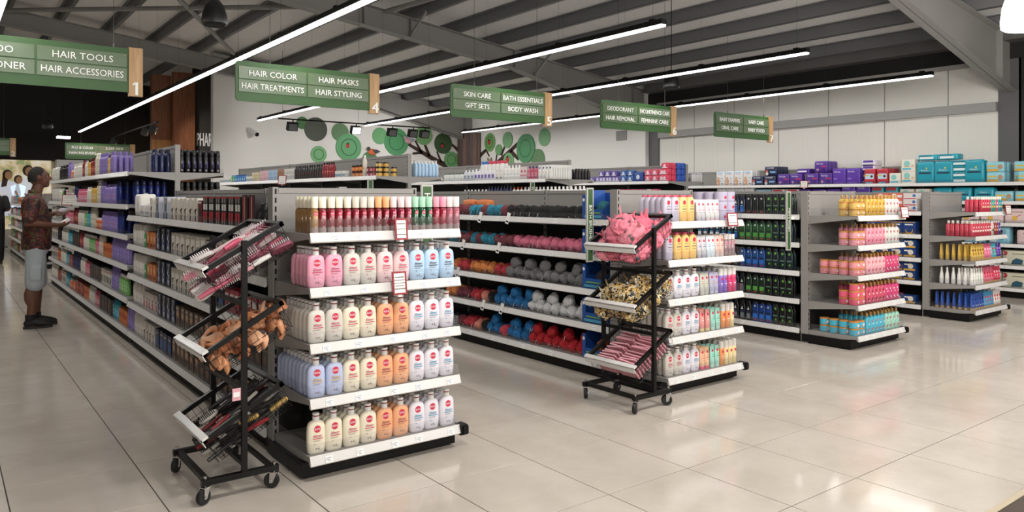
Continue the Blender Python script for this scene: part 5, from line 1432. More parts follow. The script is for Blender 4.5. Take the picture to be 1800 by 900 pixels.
seq(f, TALLZ[4], S6[4], [(bb, 'blue bottle', 8, .1), (ob, 'orange bottle', 3, .1), (pw, 'violet-banded white bottle', 7, .1), (nv, 'navy bottle', 8, .08), (sb('e6e4e0', 'd9703c', .22, .08), 'white bottle with orange cap', 3, .09), (wt2, 'white lotion bottle', 16, .085)], T(11.5))
f = leftface(GXC[3] - .465, 14.86, 'the tall deodorant gondola')
def pads(col, acc): return P(pack, 'pad_pack', .15, .1, .1, col, (('o', 0, .5, .2, acc), ('r', -.35, .15, .35, .28, 'e6e2ec')))
seq(f, TALLZ[5], S6[5], [(pads('6a5a9c', 'd8d0ea'), 'violet pad pack', 5, .16)], T(10.15))
row(f, TALLZ[5], S6[5], pads('5c4f94', 'd8d0ea'), 'dark violet pad pack', cen(T(9.9), .16, 3), .03, 1, None, 2)
row(f, TALLZ[5], S6[5], pads('2f5a9c', 'c8d8f0'), 'blue pad pack', cen(T(9.35), .16, 2), .03, 1, None, 2)
row(f, TALLZ[5], S6[5], P(pack, 'bag_pack', .2, .12, .16, '2a4a94', (('o', 0, .5, .2, 'd0d8ea'),)), 'blue bag', cen(T(9.02), .2, 1), .03, 1)
row(f, TALLZ[5], S6[5], pads('d0506a', 'f0d0d8'), 'pink pad pack', cen(T(8.78), .155, 3), .03, 1, None, 2)
row(f, TALLZ[5], S6[5], pads('d8405c', 'f2ccd4'), 'rose pad pack', [T(8.33)], .03, 2, .105, 3)
row(f, TALLZ[5], S6[5], pads('2a55b0', 'bcd0f0'), 'royal blue pad pack', [T(8.31)], .25, 2, .105, 3)
row(f, TALLZ[4], S6[4], pads('c84a6a', 'f2ccd4'), 'pink pad pack', cen(T(9.6), .16, 7), .03, 1, None, 2)

# ================================================================ diaper wall
f = leftface(12.2, 11.0, 'the diaper wall')
def U(y): return 11.0 - y
SW = SH[6]
hw = P(pack, 'diaper_pack', .2, .13, .28, 'e3e2e2', (('r', -.46, .86, .46, .97, '9cc4e4'), ('t', 'HUGGIES', 0, .8, .06, 'c8283c'), ('o', -.2, .52, .13, 'd9a67c'), ('p', [(-.4, .04), (-.05, .04), (.02, .4), (-.3, .48), (-.42, .3)], 'd9a67c'), ('r', .08, .5, .38, .53, '8a90b0'), ('r', .08, .3, .34, .32, '8a90b0'), ('o', .25, .14, .06, '3a3f60')), crimp=False)
hn = P(pack, 'diaper_pack', .25, .13, .17, '1f2748', (('t', 'HUGGIES', 0, .83, .15, 'eceef4'), ('r', -.02, .3, .42, .48, '7fb0dc'), ('o', -.28, .5, .1, 'c8584c'), ('o', -.28, .22, .12, 'd9d2cc')), crimp=False)
pu = P(pack, 'diaper_pack', .24, .13, .2, '4f2a8c', (('t', 'Pull-Ups', -.05, .75, .17, 'efeaf6'), ('r', .05, .48, .42, .58, 'c83050'), ('o', -.22, .25, .1, 'b08a9c'), ('r', .08, .12, .35, .36, '3a1c70')), crimp=False)
pub = P(pack, 'diaper_pack', .24, .13, .27, '5a34a0', (('t', 'Pull-Ups', -.12, .78, .12, 'efeaf6'), ('r', -.4, .3, -.1, .4, '8a6ac8'), ('r', -.4, .08, .3, .12, '8a6ac8')), crimp=False)
rd2 = P(pack, 'diaper_pack', .19, .2, .25, 'b02638', (('r', -.46, .3, .4, .98, 'b9d6e4'), ('r', -.4, .52, .0, .6, 'd9b850'), ('o', .22, .5, .11, '3a2620'), ('r', -.4, .18, .4, .32, 'c8283c'), ('r', -.3, .04, .3, .12, '5fb0cc')), crimp=False)
pc = P(carton, 'wipes_carton', .22, .16, .19, 'e4e0d6', (('o', -.1, .65, .22, '8cc8c0'), ('r', -.4, .14, .2, .3, '5fb4cc'), ('o', .3, .45, .1, 'd9b89a'), ('r', -.3, .38, .1, .44, 'd0a24c'), ('r', -.5, 0, -.47, 1, 'b08a54'), ('r', .47, 0, .5, 1, 'b08a54')))
tealp = P(pack, 'diaper_pack', .27, .16, .33, '1f97ab', (('t', 'Pampers', 0, .6, .09, 'eef4f4'), ('r', -.34, .44, .34, .52, '1c3a4c'), ('o', .1, .7, .05, 'd8c050')))
tealf = P(pack, 'diaper_pack', .3, .2, .085, '2aa0b4', (('r', -.45, .2, .3, .6, 'dfeaea'), ('r', -.4, .65, .2, .85, '157080')), crimp=False)
lb = P(pack, 'wipes_pack', .24, .15, .15, '8fc8d4', (('r', -.4, .5, .1, .64, 'd9b84c'), ('r', -.44, .08, .2, .3, 'd9a83c'), ('o', .3, .5, .14, 'b08a6c')), crimp=False)
gp = P(pack, 'wipes_pack', .25, .15, .17, 'cfd3dc', (('o', -.28, .78, .12, 'c8384c'), ('r', -.4, .1, .45, .4, '9ab4d8'), ('o', .1, .3, .1, 'e6e4e0')), crimp=False)
bp = P(bottle, 'refill_pack', .2, .1, .27, .3, 'dccfb8', 'd8cbb4', (('o', .1, .72, .14, 'c85a3c'), ('o', -.25, .68, .05, '4a3a2c'), ('r', -.2, .4, .2, .44, 'b09a7c')), 5, .04, .8, cat='pack')
pnkp = P(pack, 'diaper_pack', .3, .17, .21, 'dfc6c4', (('p', [(-.48, .05), (.48, .05), (.48, .45), (.2, .6), (-.1, .4), (-.48, .6)], 'c2607c'), ('r', -.2, .75, .3, .8, '8a5a5c'), ('o', -.05, .35, .12, 'd9b050')), crimp=False)
grnp = P(pack, 'diaper_pack', .34, .2, .22, 'd6d2bc', (('o', -.38, .8, .1, 'b83040'), ('p', [(-.48, .05), (.48, .05), (.48, .35), (-.48, .25)], '6f9c50'), ('p', [(-.15, .1), (.25, .1), (.3, .4), (.05, .5), (-.1, .35)], '2f5a6c'), ('t', '5', -.36, .42, .2, '2a2622'), ('r', -.1, .75, .35, .8, '8a8a74')), crimp=False)
kid = P(pack, 'diaper_pack', .28, .18, .25, '8fc6d8', (('o', .1, .72, .1, '2a1c18'), ('o', .1, .6, .08, '7a4a34'), ('r', 0, .2, .22, .5, '3a9ab0'), ('r', -.45, .55, -.1, .68, 'd9c050'), ('r', -.4, .1, -.1, .2, 'e0e6e6')), crimp=False)
k = 5; z = WZ[5]
row(f, z, SW[k], hw, 'tall white diaper pack', [U(9.32), U(9.11), U(8.90), U(8.69)], .04, 2, .14)
row(f, z, SW[k], hn, 'navy diaper pack', [U(8.48), U(8.21)], .04, 1)
row(f, z + .175, SW[k], hn, 'navy diaper pack stacked on another', [U(8.19)], .04, 4, .09)
row(f, z, SW[k], pu, 'purple diaper pack', [U(7.93), U(7.68), U(7.36), U(7.11)], .04, 1)
row(f, z + .21, SW[k], pu, 'purple diaper pack perched on top', [U(7.21)], .06, 3, .12, 1, .002, .06)
row(f, z + .2, SW[k], tealf if False else P(pack, 'diaper_pack', .26, .24, .09, '4f2a8c', (('r', -.4, .3, .3, .6, 'e6e2ee'),), crimp=False), 'flat purple diaper pack', [U(7.58)], .12, 1)
row(f, z, SW[k], pub, 'tall purple diaper pack', [U(6.86), U(6.61)], .04, 1)
row(f, z, SW[k], P(pack, 'diaper_pack', .26, .24, .1, 'dcd8e0', (('r', -.45, .6, .45, .95, '4f2a8c'), ('r', -.45, .05, .45, .25, '2c2460')), crimp=False), 'flat white and purple pack', [U(6.42)], .17, 1, None, 4)
row(f, z, SW[k], rd2, 'red and blue diaper pack', [U(6.33), U(6.12)], .04, 2, .21)
row(f, z, SW[k], P(carton, 'wipes_carton', .18, .16, .17, 'e4e0d6', (('o', -.1, .6, .24, '8cc8c0'), ('r', -.4, .1, .3, .25, '5fb4cc'), ('r', -.5, 0, -.46, 1, 'b08a54'))), 'small white wipes carton', [U(5.91)], .04, 1)
row(f, z, SW[k], pc, 'white wipes carton', [U(5.70)], .04, 1, None, 2)
row(f, z, SW[k], tealp, 'tall teal diaper pack', [U(5.45), U(5.18)], .04, 2, .18)
row(f, z + .36, SW[k], tealf, 'flat teal pack lying on top', [U(5.42), U(5.12)], .06, 1)
row(f, z, SW[k], tealf, 'flat teal pack', [U(4.93)], .06, 1, None, 4)
row(f, z, SW[k], tealp, 'single tall teal diaper pack', [U(4.74)], .03, 1)
row(f, z, SW[k], lb, 'pale blue wipes pack', [U(4.47)], .04, 2, .16, 2)
row(f, z, SW[k], lb, 'light blue wipes pack', [U(4.14)], .12, 1, None, 2)
row(f, z, SW[k], lb, 'front light blue wipes pack', [U(4.05)], .0, 1)
row(f, z, SW[k], gp, 'white and blue wipes pack', [U(3.83)], .02, 1)
row(f, z + .18, SW[k], lb, 'upper pale blue wipes pack', [U(3.88)], .1, 2, .16)
row(f, z, SW[k], bp, 'beige refill pack', [U(3.62), U(3.4)], .02, 1)
k = 4; z = WZ[4]
row(f, z, SW[k], hw, 'tall white diaper pack', [U(9.30), U(9.09), U(8.88), U(8.67)], .04, 1)
row(f, z, SW[k], P(pack, 'diaper_pack', .33, .15, .2, '9cc4dc', (('r', -.4, .6, .3, .85, 'dfe6ea'), ('o', .3, .7, .08, '3a7ab0')), crimp=False), 'blue and white diaper pack', [U(8.36)], .04, 1)
row(f, z, SW[k], P(pack, 'diaper_pack', .28, .15, .2, 'e2dcdc', (('r', -.46, .82, .46, .96, 'c8384c'), ('o', 0, .6, .1, '9a9ab0')), crimp=False), 'white and red diaper pack', [U(8.04), U(7.74)], .04, 1)
row(f, z, SW[k], pu, 'purple diaper pack', [U(7.5), U(7.24), U(6.97)], .04, 1)
row(f, z, SW[k], pub, 'tall purple diaper pack', [U(6.7), U(6.44)], .04, 1)
row(f, z, SW[k], P(pack, 'diaper_pack', .2, .2, .24, '2aa0b0', (('r', -.4, .7, .4, .9, 'b02638'), ('r', -.4, .3, .3, .5, 'dfe8ea')), crimp=False), 'teal and red diaper pack', [U(6.2), U(5.97)], .04, 1)
row(f, z, SW[k], pc, 'white wipes carton', [U(5.72), U(5.48)], .04, 1)
row(f, z, SW[k], P(pack, 'diaper_pack', .27, .18, .2, '1f97ab', (('t', 'Pampers', 0, .66, .12, 'eef4f4'), ('r', -.34, .44, .34, .55, '1c3a4c'))), 'teal diaper pack', [U(5.2), U(4.92), U(4.62)], .04, 1)
row(f, z, SW[k], lb, 'pale blue wipes pack', [U(4.36), U(4.1)], .04, 1)
row(f, z, SW[k], gp, 'white and blue wipes pack', [U(3.84), U(3.57)], .04, 1)
row(f, z, SW[k], bp, 'beige refill pack', [U(3.3)], .04, 1)
row(f, WZ[3], SW[3], pnkp, 'pink and cream diaper pack', cen(U(5.0), .32, 6), .04, 1)
row(f, WZ[2], SW[2], kid, 'sky blue diaper pack with child', [U(4.75), U(4.42)], .04, 1)
row(f, WZ[2], SW[2], pnkp, 'pink diaper pack', [U(4.05), U(3.7), U(3.38)], .04, 1)
row(f, WZ[1], SW[1], grnp, 'green and beige diaper pack', cen(U(4.75), .36, 4), .04, 1)
row(f, WZ[0], SW[0], grnp, 'green and beige diaper pack', cen(U(4.75), .36, 4), .04, 1)
row(f, WZ[1], SW[1], lb, 'pale blue wipes pack', [U(4.9)], .04, 1, None, 1)

# ================================================================ far run behind the man
f = leftface(1.485, 24.2, 'the far gondola')
for k in range(5):
    s = [(obx, 'orange box', 6, .1), (wbx, 'white box', 8, .1), (gn, 'green bottle', 6, .1), (rbx, 'red box', 7, .1), (wb, 'white bottle', 8, .1), (pk, 'pink bottle', 6, .1), (tl, 'teal bottle', 6, .1), (obx, 'orange carton', 6, .1)]
    seq(f, LOWZ[k], SHL[k], s[k:] + s[:k], .4)
finish_labels()
# ================================================================ wheeled basket racks
def rack(x, y, label, W=.53):
    """local: x 0..0.37 front to back, y 0..W; baskets open towards -x"""
    t = thing('basket_rack', label, 'rack', (x, y, 0), 0, 'black wheeled basket racks')
    R = BLACKM
    for yy in (0.0, W):
        MB().box((0, yy - .014, .088), (.37, yy + .014, .116)).obj('base_bar', R, t, 0)
        MB().box((.19, yy - .0125, .1), (.215, yy + .0125, 1.242)).obj('post', R, t, 0)
    for xx in (.03,):
        MB().box((xx - .014, .014, .09), (xx + .014, W - .014, .114)).obj('cross_bar', R, t, 0)
    for zz in (.14, .5, .92):
        MB().box((.192, .0125, zz), (.213, W - .0125, zz + .022)).obj('cross_bar', R, t, 0)
    MB().box((.335, .014, .09), (.355, W - .014, .112)).obj('cross_bar', R, t, 0)
    ws = .038
    for i, (cx, cy, ang) in enumerate(((.02, 0, .5), (.35, 0, -.6), (.02, W, .9), (.35, W, .2))):
        c = put('caster', None, t, (cx, cy, 0), ang)
        m = MB()
        n = 20
        prof = [(ws * .55, -.012), (ws * .92, -.012), (ws, -.007), (ws, .007), (ws * .92, .012), (ws * .55, .012)]
        m.rings([[(-.012 + r * math.cos(2 * math.pi * j / n), yv, ws + r * math.sin(2 * math.pi * j / n)) for j in range(n)][::-1] for r, yv in prof])
        m.obj('wheel', mat('141414', 0.6), c)
        m = MB()
        for s in (-1, 1):
            m.prism([(-.02, s * .016, ws * .75), (-.004, s * .016, ws * .75), (.018, s * .016, .082), (-.018, s * .016, .082)], (0, -.002 * s, 0))
        m.box((-.02, -.017, .078), (.02, .017, .082)); m.lathe([(.006, .08), (.006, .124), (.009, .124), (.009, .13)], 8)
        m.tube([(-.012, -.02, ws), (-.012, .02, ws)], .006, 8)
        m.obj('fork', CHROME, c, 0)
    L = .447; dp = .15; a = math.radians(29.8)
    for bi, zf in enumerate((.292, .70, 1.10)):
        M = Matrix.Translation((.012, 0, zf)) @ Matrix.Rotation(-a, 4, 'Y')
        b = put('basket', None, t)
        m = MB(); h = .012
        m.box((0, .006, -h), (.018, W - .006, h), 0, M); m.box((L - .022, .006, -h), (L, W - .006, h), 0, M)
        m.box((0, .006, -h), (L, .03, h), 0, M); m.box((0, W - .03, -h), (L, W - .006, h), 0, M)
        m.obj('rim', R, b, 0)
        m = MB()
        r = .0016
        for i in range(13):
            xx = .012 + i * (L - .024) / 12
            pts = [(xx, .02, -h), (xx, .05, -dp), (xx, W - .05, -dp), (xx, W - .02, -h)]
            m.tube([M @ Vector(p) for p in pts], r, 4)
        for i in range(15):
            yy = .03 + i * (W - .06) / 14
            yb = .05 + i * (W - .1) / 14
            pts = [(.008, yy, -h), (.03, yb, -dp), (L - .03, yb, -dp), (L - .008, yy, -h)]
            m.tube([M @ Vector(p) for p in pts], r, 4)
        for fz in (.35, .68):
            z_ = -dp * fz
            yy = .02 + .03 * fz
            m.tube([M @ Vector(p) for p in [(.01 + .02 * fz, yy, z_), (L - .01 - .02 * fz, yy, z_), (L - .01 - .02 * fz, W - yy, z_), (.01 + .02 * fz, W - yy, z_), (.01 + .02 * fz, yy, z_)]], r * 1.1, 4)
        m.obj('wire_mesh', R, b)
        m = MB(); m.box((-.006, .0, .004), (.03, W, .016), 0, M); m.box((-.006, .0, -.03), (-.002, W, .016), 0, M)
        m.obj('price_strip', STRIPW, b, 0)
    return t
R1 = (.985, 3.72); R2 = (3.70, 3.52)
rack(R1[0], R1[1], 'black wheeled basket rack with brushes beside the nearest endcap')
rack(R2[0], R2[1], 'black wheeled basket rack with pink cloths beside the second endcap', .49)
AB = math.radians(29.8)
def basket_frame(R, bi):
    return Matrix.Translation((R[0] + .012, R[1], (.292, .70, 1.10)[bi])) @ Matrix.Rotation(-AB, 4, 'Y')

def set_mat(o, M):
    o.matrix_world = M
    return o
def place(p, M, lx, ly, lz, rx, ry, rz, label, group, sc_=1.0):
    o = put(p.name, p.parts[0][1])
    for nm, me in p.parts[1:]:
        put(nm, me, o)
    o.matrix_world = M @ Matrix.Translation((lx, ly, lz)) @ Matrix.Rotation(rz, 4, 'Z') @ Matrix.Rotation(ry, 4, 'Y') @ Matrix.Rotation(rx, 4, 'X') @ Matrix.Scale(sc_, 4)
    o['category'] = p.cat; o['label'] = label; o['group'] = group
    return o
def brush(hc, pc, kind, brc='e9dfe0'):
    h = MB().tube([(-.11, 0, 0), (-.06, 0, .002), (0, 0, 0), (.03, 0, 0)], [.009, .012, .009, .008], 10)
    if kind == 'paddle':
        hd = MB().loft([(-.008, .048, .03), (.0, .052, .034), (.008, .046, .03)], 2.4, 18, 0, True, (.08, 0, 0))
        br = MB()
        for i in range(9):
            for j in range(5):
                x, y = .045 + i * .009, (j - 2) * .011
                br.tube([(x, y, .008), (x, y, .024)], .0018, 4)
    else:
        hd = MB().tube([(.03, 0, 0), (.04, 0, 0), (.12, 0, 0), (.13, 0, 0)], [.01, .014, .014, .008], 12)
        br = MB()
        for i in range(10):
            for j in range(8):
                an = 2 * math.pi * j / 8 + i * .3
                x = .042 + i * .0085
                br.tube([(x, .013 * math.cos(an), .013 * math.sin(an)), (x, .025 * math.cos(an), .025 * math.sin(an))], .0016, 4)
    return Proto('hair_brush', 'hairbrush', .24, .06, .05, [('hair_brush', h.mesh('hair_brush', mat(hc, .35), 0.8)), ('brush_head', hd.mesh('brush_head', mat(pc, .35), 0.8)), ('bristles', br.mesh('bristles', mat(brc, .5), 0))])
rb = random.Random(3)
M = basket_frame(R1, 2)
bl = [('b85a70', 'c08a94', 'paddle', 'dusty pink paddle brush'), ('e6e2e0', 'd98a9a', 'round', 'white-handled round brush'), ('6a3442', '8a4a5c', 'paddle', 'wine red paddle brush'), ('d8c2c4', 'dfdad8', 'paddle', 'white paddle brush'), ('c8506c', '7c3a4a', 'round', 'dark pink round brush')]
spots = [(.10, .08, -.12), (.22, .07, -.115), (.33, .08, -.11), (.12, .17, -.12), (.25, .17, -.115), (.36, .17, -.11), (.11, .27, -.12), (.24, .28, -.115), (.35, .28, -.11), (.14, .38, -.12), (.28, .38, -.115), (.36, .44, -.11), (.18, .12, -.075), (.31, .12, -.07), (.2, .24, -.072), (.33, .25, -.07), (.16, .34, -.075), (.29, .36, -.07), (.24, .17, -.03), (.17, .29, -.03), (.3, .3, -.03), (.12, .15, -.03), (.27, .42, -.04), (.2, .22, .01), (.33, .2, .0)]
for i, (x, y, z) in enumerate(spots):
    hc, pc, kd, nm = bl[i % 5]
    p = P(brush, hc, pc, kd)
    place(p, M, x - .03, y, z, rb.uniform(-.6, .6), rb.uniform(-.12, .12), rb.uniform(-.35, .35) + (3.14 if i % 2 else 0), '%s jumbled in the top basket of the near rack' % nm, 'brushes in the top basket of the near rack', 1.22)
# copper curlers / rolled headbands in the middle basket
def curl(seed, col='c98a64'):
    rnd = random.Random(seed)
    m = MB()
    R = []
    n = 26
    for i in range(n):
        an = i / (n - 1) * (4.6 + seed % 2)
        rr = .028 + .014 * math.sin(i * .7 + seed)
        cx, cz = .04 * math.cos(an) + .018 * math.sin(2 * an), .032 * math.sin(an)
        y0 = (i / (n - 1) - .5) * .05
        R.append([(cx + (.022 * math.cos(2 * math.pi * j / 8)) * .6, y0 + rr * math.sin(2 * math.pi * j / 8), cz + .009 * math.cos(2 * math.pi * j / 8)) for j in range(8)])
    m.rings(R)
    knob = MB().lathe([(.004, -.05), (.012, -.045), (.013, -.03), (.008, -.022), (.007, 0)], 10)
    return Proto('rolled_headband', 'headband', .1, .08, .07, [('rolled_headband', m.mesh('rolled_headband', mat(col, .5, noise=.12, nscale=30), 1.0)), ('knot', knob.mesh('knot', mat('b8744c', .5), 0.8))])
M = basket_frame(R1, 1)
for i in range(26):
    x = .07 + (i % 4) * .1 + rb.uniform(-.012, .012); y = .08 + ((i // 4) % 4) * .115 + rb.uniform(-.012, .012); z = -.11 + (i // 16) * .065
    if i // 16:
        x += .04; y += .03
    p = P(curl, i % 4, ('d2946c', 'c07c54', 'dba682')[i % 3])
    place(p, M, x, y, z, rb.uniform(-1, 1), rb.uniform(-.5, .5), rb.uniform(0, 6), '%s rolled headband in the %s layer of the near rack\'s middle basket' % (('copper', 'dark copper', 'pale copper')[i % 3], 'upper' if i // 16 else 'lower'), 'copper headbands in the near rack')
t = thing('price_card', 'small pink price card hanging from the near rack\'s middle basket', 'card', (R1[0] + .16, R1[1] - .018, .5))
MB().box((-.02, -.001, -.03), (.02, .001, .03)).obj('card', mat('d9a3ac', .5), t, 0)
MB().box((-.015, -.002, -.012), (.015, -.001, .012)).obj('print_patch', WHITE, t, 0)
# dark brushes in the bottom basket
M = basket_frame(R1, 0)
dl = [('1a1919', '232122', 'paddle', 'black paddle brush'), ('8a1c24', '1c1a1b', 'round', 'red-handled round brush'), ('1c1b1c', 'c9a45c', 'round', 'black brush with gold barrel'), ('22201f', 'a8a29a', 'paddle', 'black brush with silver back'), ('1a1919', '1a1919', 'round', 'black round brush')]
for i, (x, y, z) in enumerate(spots):
    hc, pc, kd, nm = dl[i % 5]
    place(P(brush, hc, pc, kd, '2a2826'), M, x - .02, y, z, rb.uniform(-1, 1), rb.uniform(-.12, .12), rb.uniform(-.4, .4) + (3.14 if i % 2 else 0), '%s jumbled in the bottom basket of the near rack' % nm, 'dark brushes in the bottom basket of the near rack')
# second rack: pink cloth bundles
def cloth(seed, col, band='5a5f64', s=1.0):
    rnd = random.Random(seed)
    ph = [(rnd.uniform(0, 6), Vector((rnd.uniform(-1, 1), rnd.uniform(-1, 1), rnd.uniform(-1, 1))).normalized(), rnd.uniform(4, 10)) for _ in range(6)]
    def fn(d):
        g = d + Vector((.2 * math.sin(5 * d.y + seed), .2 * math.sin(5 * d.z), .2 * math.sin(4 * d.x)))
        return .72 + .55 * sum(1 - abs(math.sin(g.dot(a) * k + p)) for p, a, k in ph) / 6
    m = MB().ball((0, 0, 0), (.115 * s, .09 * s, .075 * s), 40, 26, 0, fn)
    if isinstance(col, str):
        mt = mat(col, .8, noise=.12, nscale=40, bump=.3, bscale=80)
    else:
        mt = ZEB
    sl = MB().rings([[(-.02 * s + .02 * s * a, .082 * s * math.cos(2 * math.pi * j / 14), .068 * s * math.sin(2 * math.pi * j / 14)) for j in range(14)] for a in (-.5, .5)], 0, False)
    ears = MB()
    for q in (-1, 1):
        ears.prism([(.06 * s, .03 * s * q, .04 * s), (.085 * s, .045 * s * q, .04 * s), (.09 * s, .06 * s * q, .1 * s)], (-.012 * s, .004, 0))
    return Proto('cloth_bundle', 'cloth', .2 * s, .16 * s, .14 * s, [('cloth_bundle', m.mesh('cloth_bundle', mt, 1.3)), ('paper_band', sl.mesh('paper_band', mat(band, .5), 1)), ('loose_end', ears.mesh('loose_end', mt, 0))])
ZEB = print_mat([(0, '17130f'), (.42, 'd9cfb4'), (.5, 'c9a04c'), (.58, '1c1712')], 26)
M = basket_frame(R2, 2)
cs = [(.1, .11, -.085), (.1, .25, -.085), (.1, .39, -.085), (.25, .11, -.085), (.25, .25, -.085), (.25, .39, -.085), (.37, .13, -.085), (.37, .3, -.085), (.17, .17, .0), (.16, .33, .0), (.28, .2, .005), (.3, .34, .0), (.2, .25, .06)]
for i, (x, y, z) in enumerate(cs):
    place(P(cloth, i % 4, ('dd7a8c', 'd96e82', 'e28a98')[i % 3], '4a6a78' if i < 8 else '55524f'), M, x, y, z, rb.uniform(-.5, .5), rb.uniform(-.3, .3), rb.uniform(-.6, .6) + (1.57 if i % 2 else 0), ('%s pink cloth bundle from front, %s layer of the second rack\'s top basket' % (ordw(i % 8 + 1), 'lower' if i < 8 else 'upper')), 'pink cloth bundles in the second rack')
M = basket_frame(R2, 1)
for i, (x, y, z) in enumerate(cs[:10]):
    place(P(cloth, i % 4, ZEB if False else 1, '2a2622'), M, x, y, z - .01 if i < 8 else z - .02, rb.uniform(-.5, .5), rb.uniform(-.3, .3), rb.uniform(-.6, .6) + (1.57 if i % 2 else 0), ('%s black and yellow cloth bundle from front, second rack\'s middle basket' % ordw(i + 1)), 'black and yellow cloth bundles in the second rack')
M = basket_frame(R2, 0)
flat = P(carton, 'sheet_pack', .16, .012, .13, 'e0a0ab', (('r', -.45, .1, .45, .55, 'efe2e2'), ('r', -.3, .65, .3, .8, 'b8a49c')), 'pack')
for i in range(24):
    rowi = i // 12; j = i % 12
    place(flat, M, .06 + j * .03, .14 + rowi * .2, -.135, -.25 + rb.uniform(-.1, .1), rb.uniform(-.08, .08), 1.57 + rb.uniform(-.06, .06), '%s flat pink pack from front, %s row, second rack\'s bottom basket' % (ordw(j + 1), 'near' if rowi == 0 else 'far'), 'flat pink packs in the second rack')
# ================================================================ people
def capsule(mb, p, q, r0, r1, seg=12):
    p, q = Vector(p), Vector(q)
    t = (q - p); L = t.length; t.normalize()
    pts, rs = [], []
    for i in range(5):
        a = math.pi / 2 * (1 - i / 4)
        pts.append(p - t * (r0 * math.sin(a))); rs.append(max(.0005, r0 * math.cos(a)))
    for i in range(5):
        a = math.pi / 2 * i / 4
        pts.append(q + t * (r1 * math.sin(a))); rs.append(max(.0005, r1 * math.cos(a)))
    t_ = t
    u = t_.cross(Vector((0, 0, 1)))
    if u.length < 1e-3:
        u = t_.cross(Vector((0, 1, 0)))
    u.normalize(); v = u.cross(t_).normalized()
    mb.rings([[c + u * (r * math.cos(2 * math.pi * j / seg)) + v * (r * math.sin(2 * math.pi * j / seg)) for j in range(seg)][::-1] for c, r in zip(pts, rs)])
def limb(mb, pts, rs):
    for a, b, r0, r1 in zip(pts[:-1], pts[1:], rs[:-1], rs[1:]):
        capsule(mb, a, b, r0, r1)
def ell(mb, c, r, seg=20, rng=14):
    mb.ball(c, r, seg, rng)
def stack(mb, secs, seg=24):
    """torso: (z, cx, cy, rx, ry)"""
    mb.rings([sring(rx, ry, 2.3, seg, cx, cy, z) for z, cx, cy, rx, ry in secs])
def fuse(mb, name, material, parent, voxel=.009, smooth=4, loc=None):
    o = mb.obj(name, material, parent, 0)
    md = o.modifiers.new('fuse', 'REMESH'); md.mode = 'VOXEL'; md.voxel_size = voxel; md.use_smooth_shade = True
    if smooth:
        sm = o.modifiers.new('soften', 'SMOOTH'); sm.factor = .5; sm.iterations = smooth
    return o
def hand(mb, wrist, direction, up, side, curl=.5):
    """palm with five fingers; direction: wrist to fingers, up: back of hand"""
    d = Vector(direction).normalized(); n = Vector(up).normalized(); s = d.cross(n).normalized() * side
    w = Vector(wrist)
    for k in (-1.2, -.4, .4, 1.2):
        capsule(mb, w + d * .015 + s * (.011 * k), w + d * .075 + s * (.018 * k), .016, .0125)
    for k, L in ((-1.25, .062), (-.42, .075), (.42, .08), (1.25, .07)):
        a = w + d * .08 + s * (.019 * k)
        b = a + d * (L * .5) - n * (L * .18 * curl)
        c = b + d * (L * .38) - n * (L * .5 * curl)
        capsule(mb, a, b, .0098, .009); capsule(mb, b, c, .009, .0075)
    a = w + d * .025 + s * .03
    b = a + d * .03 + s * .03 - n * .012
    c = b + d * .03 + s * .004 - n * .012
    capsule(mb, a, b, .0125, .011); capsule(mb, b, c, .011, .009)

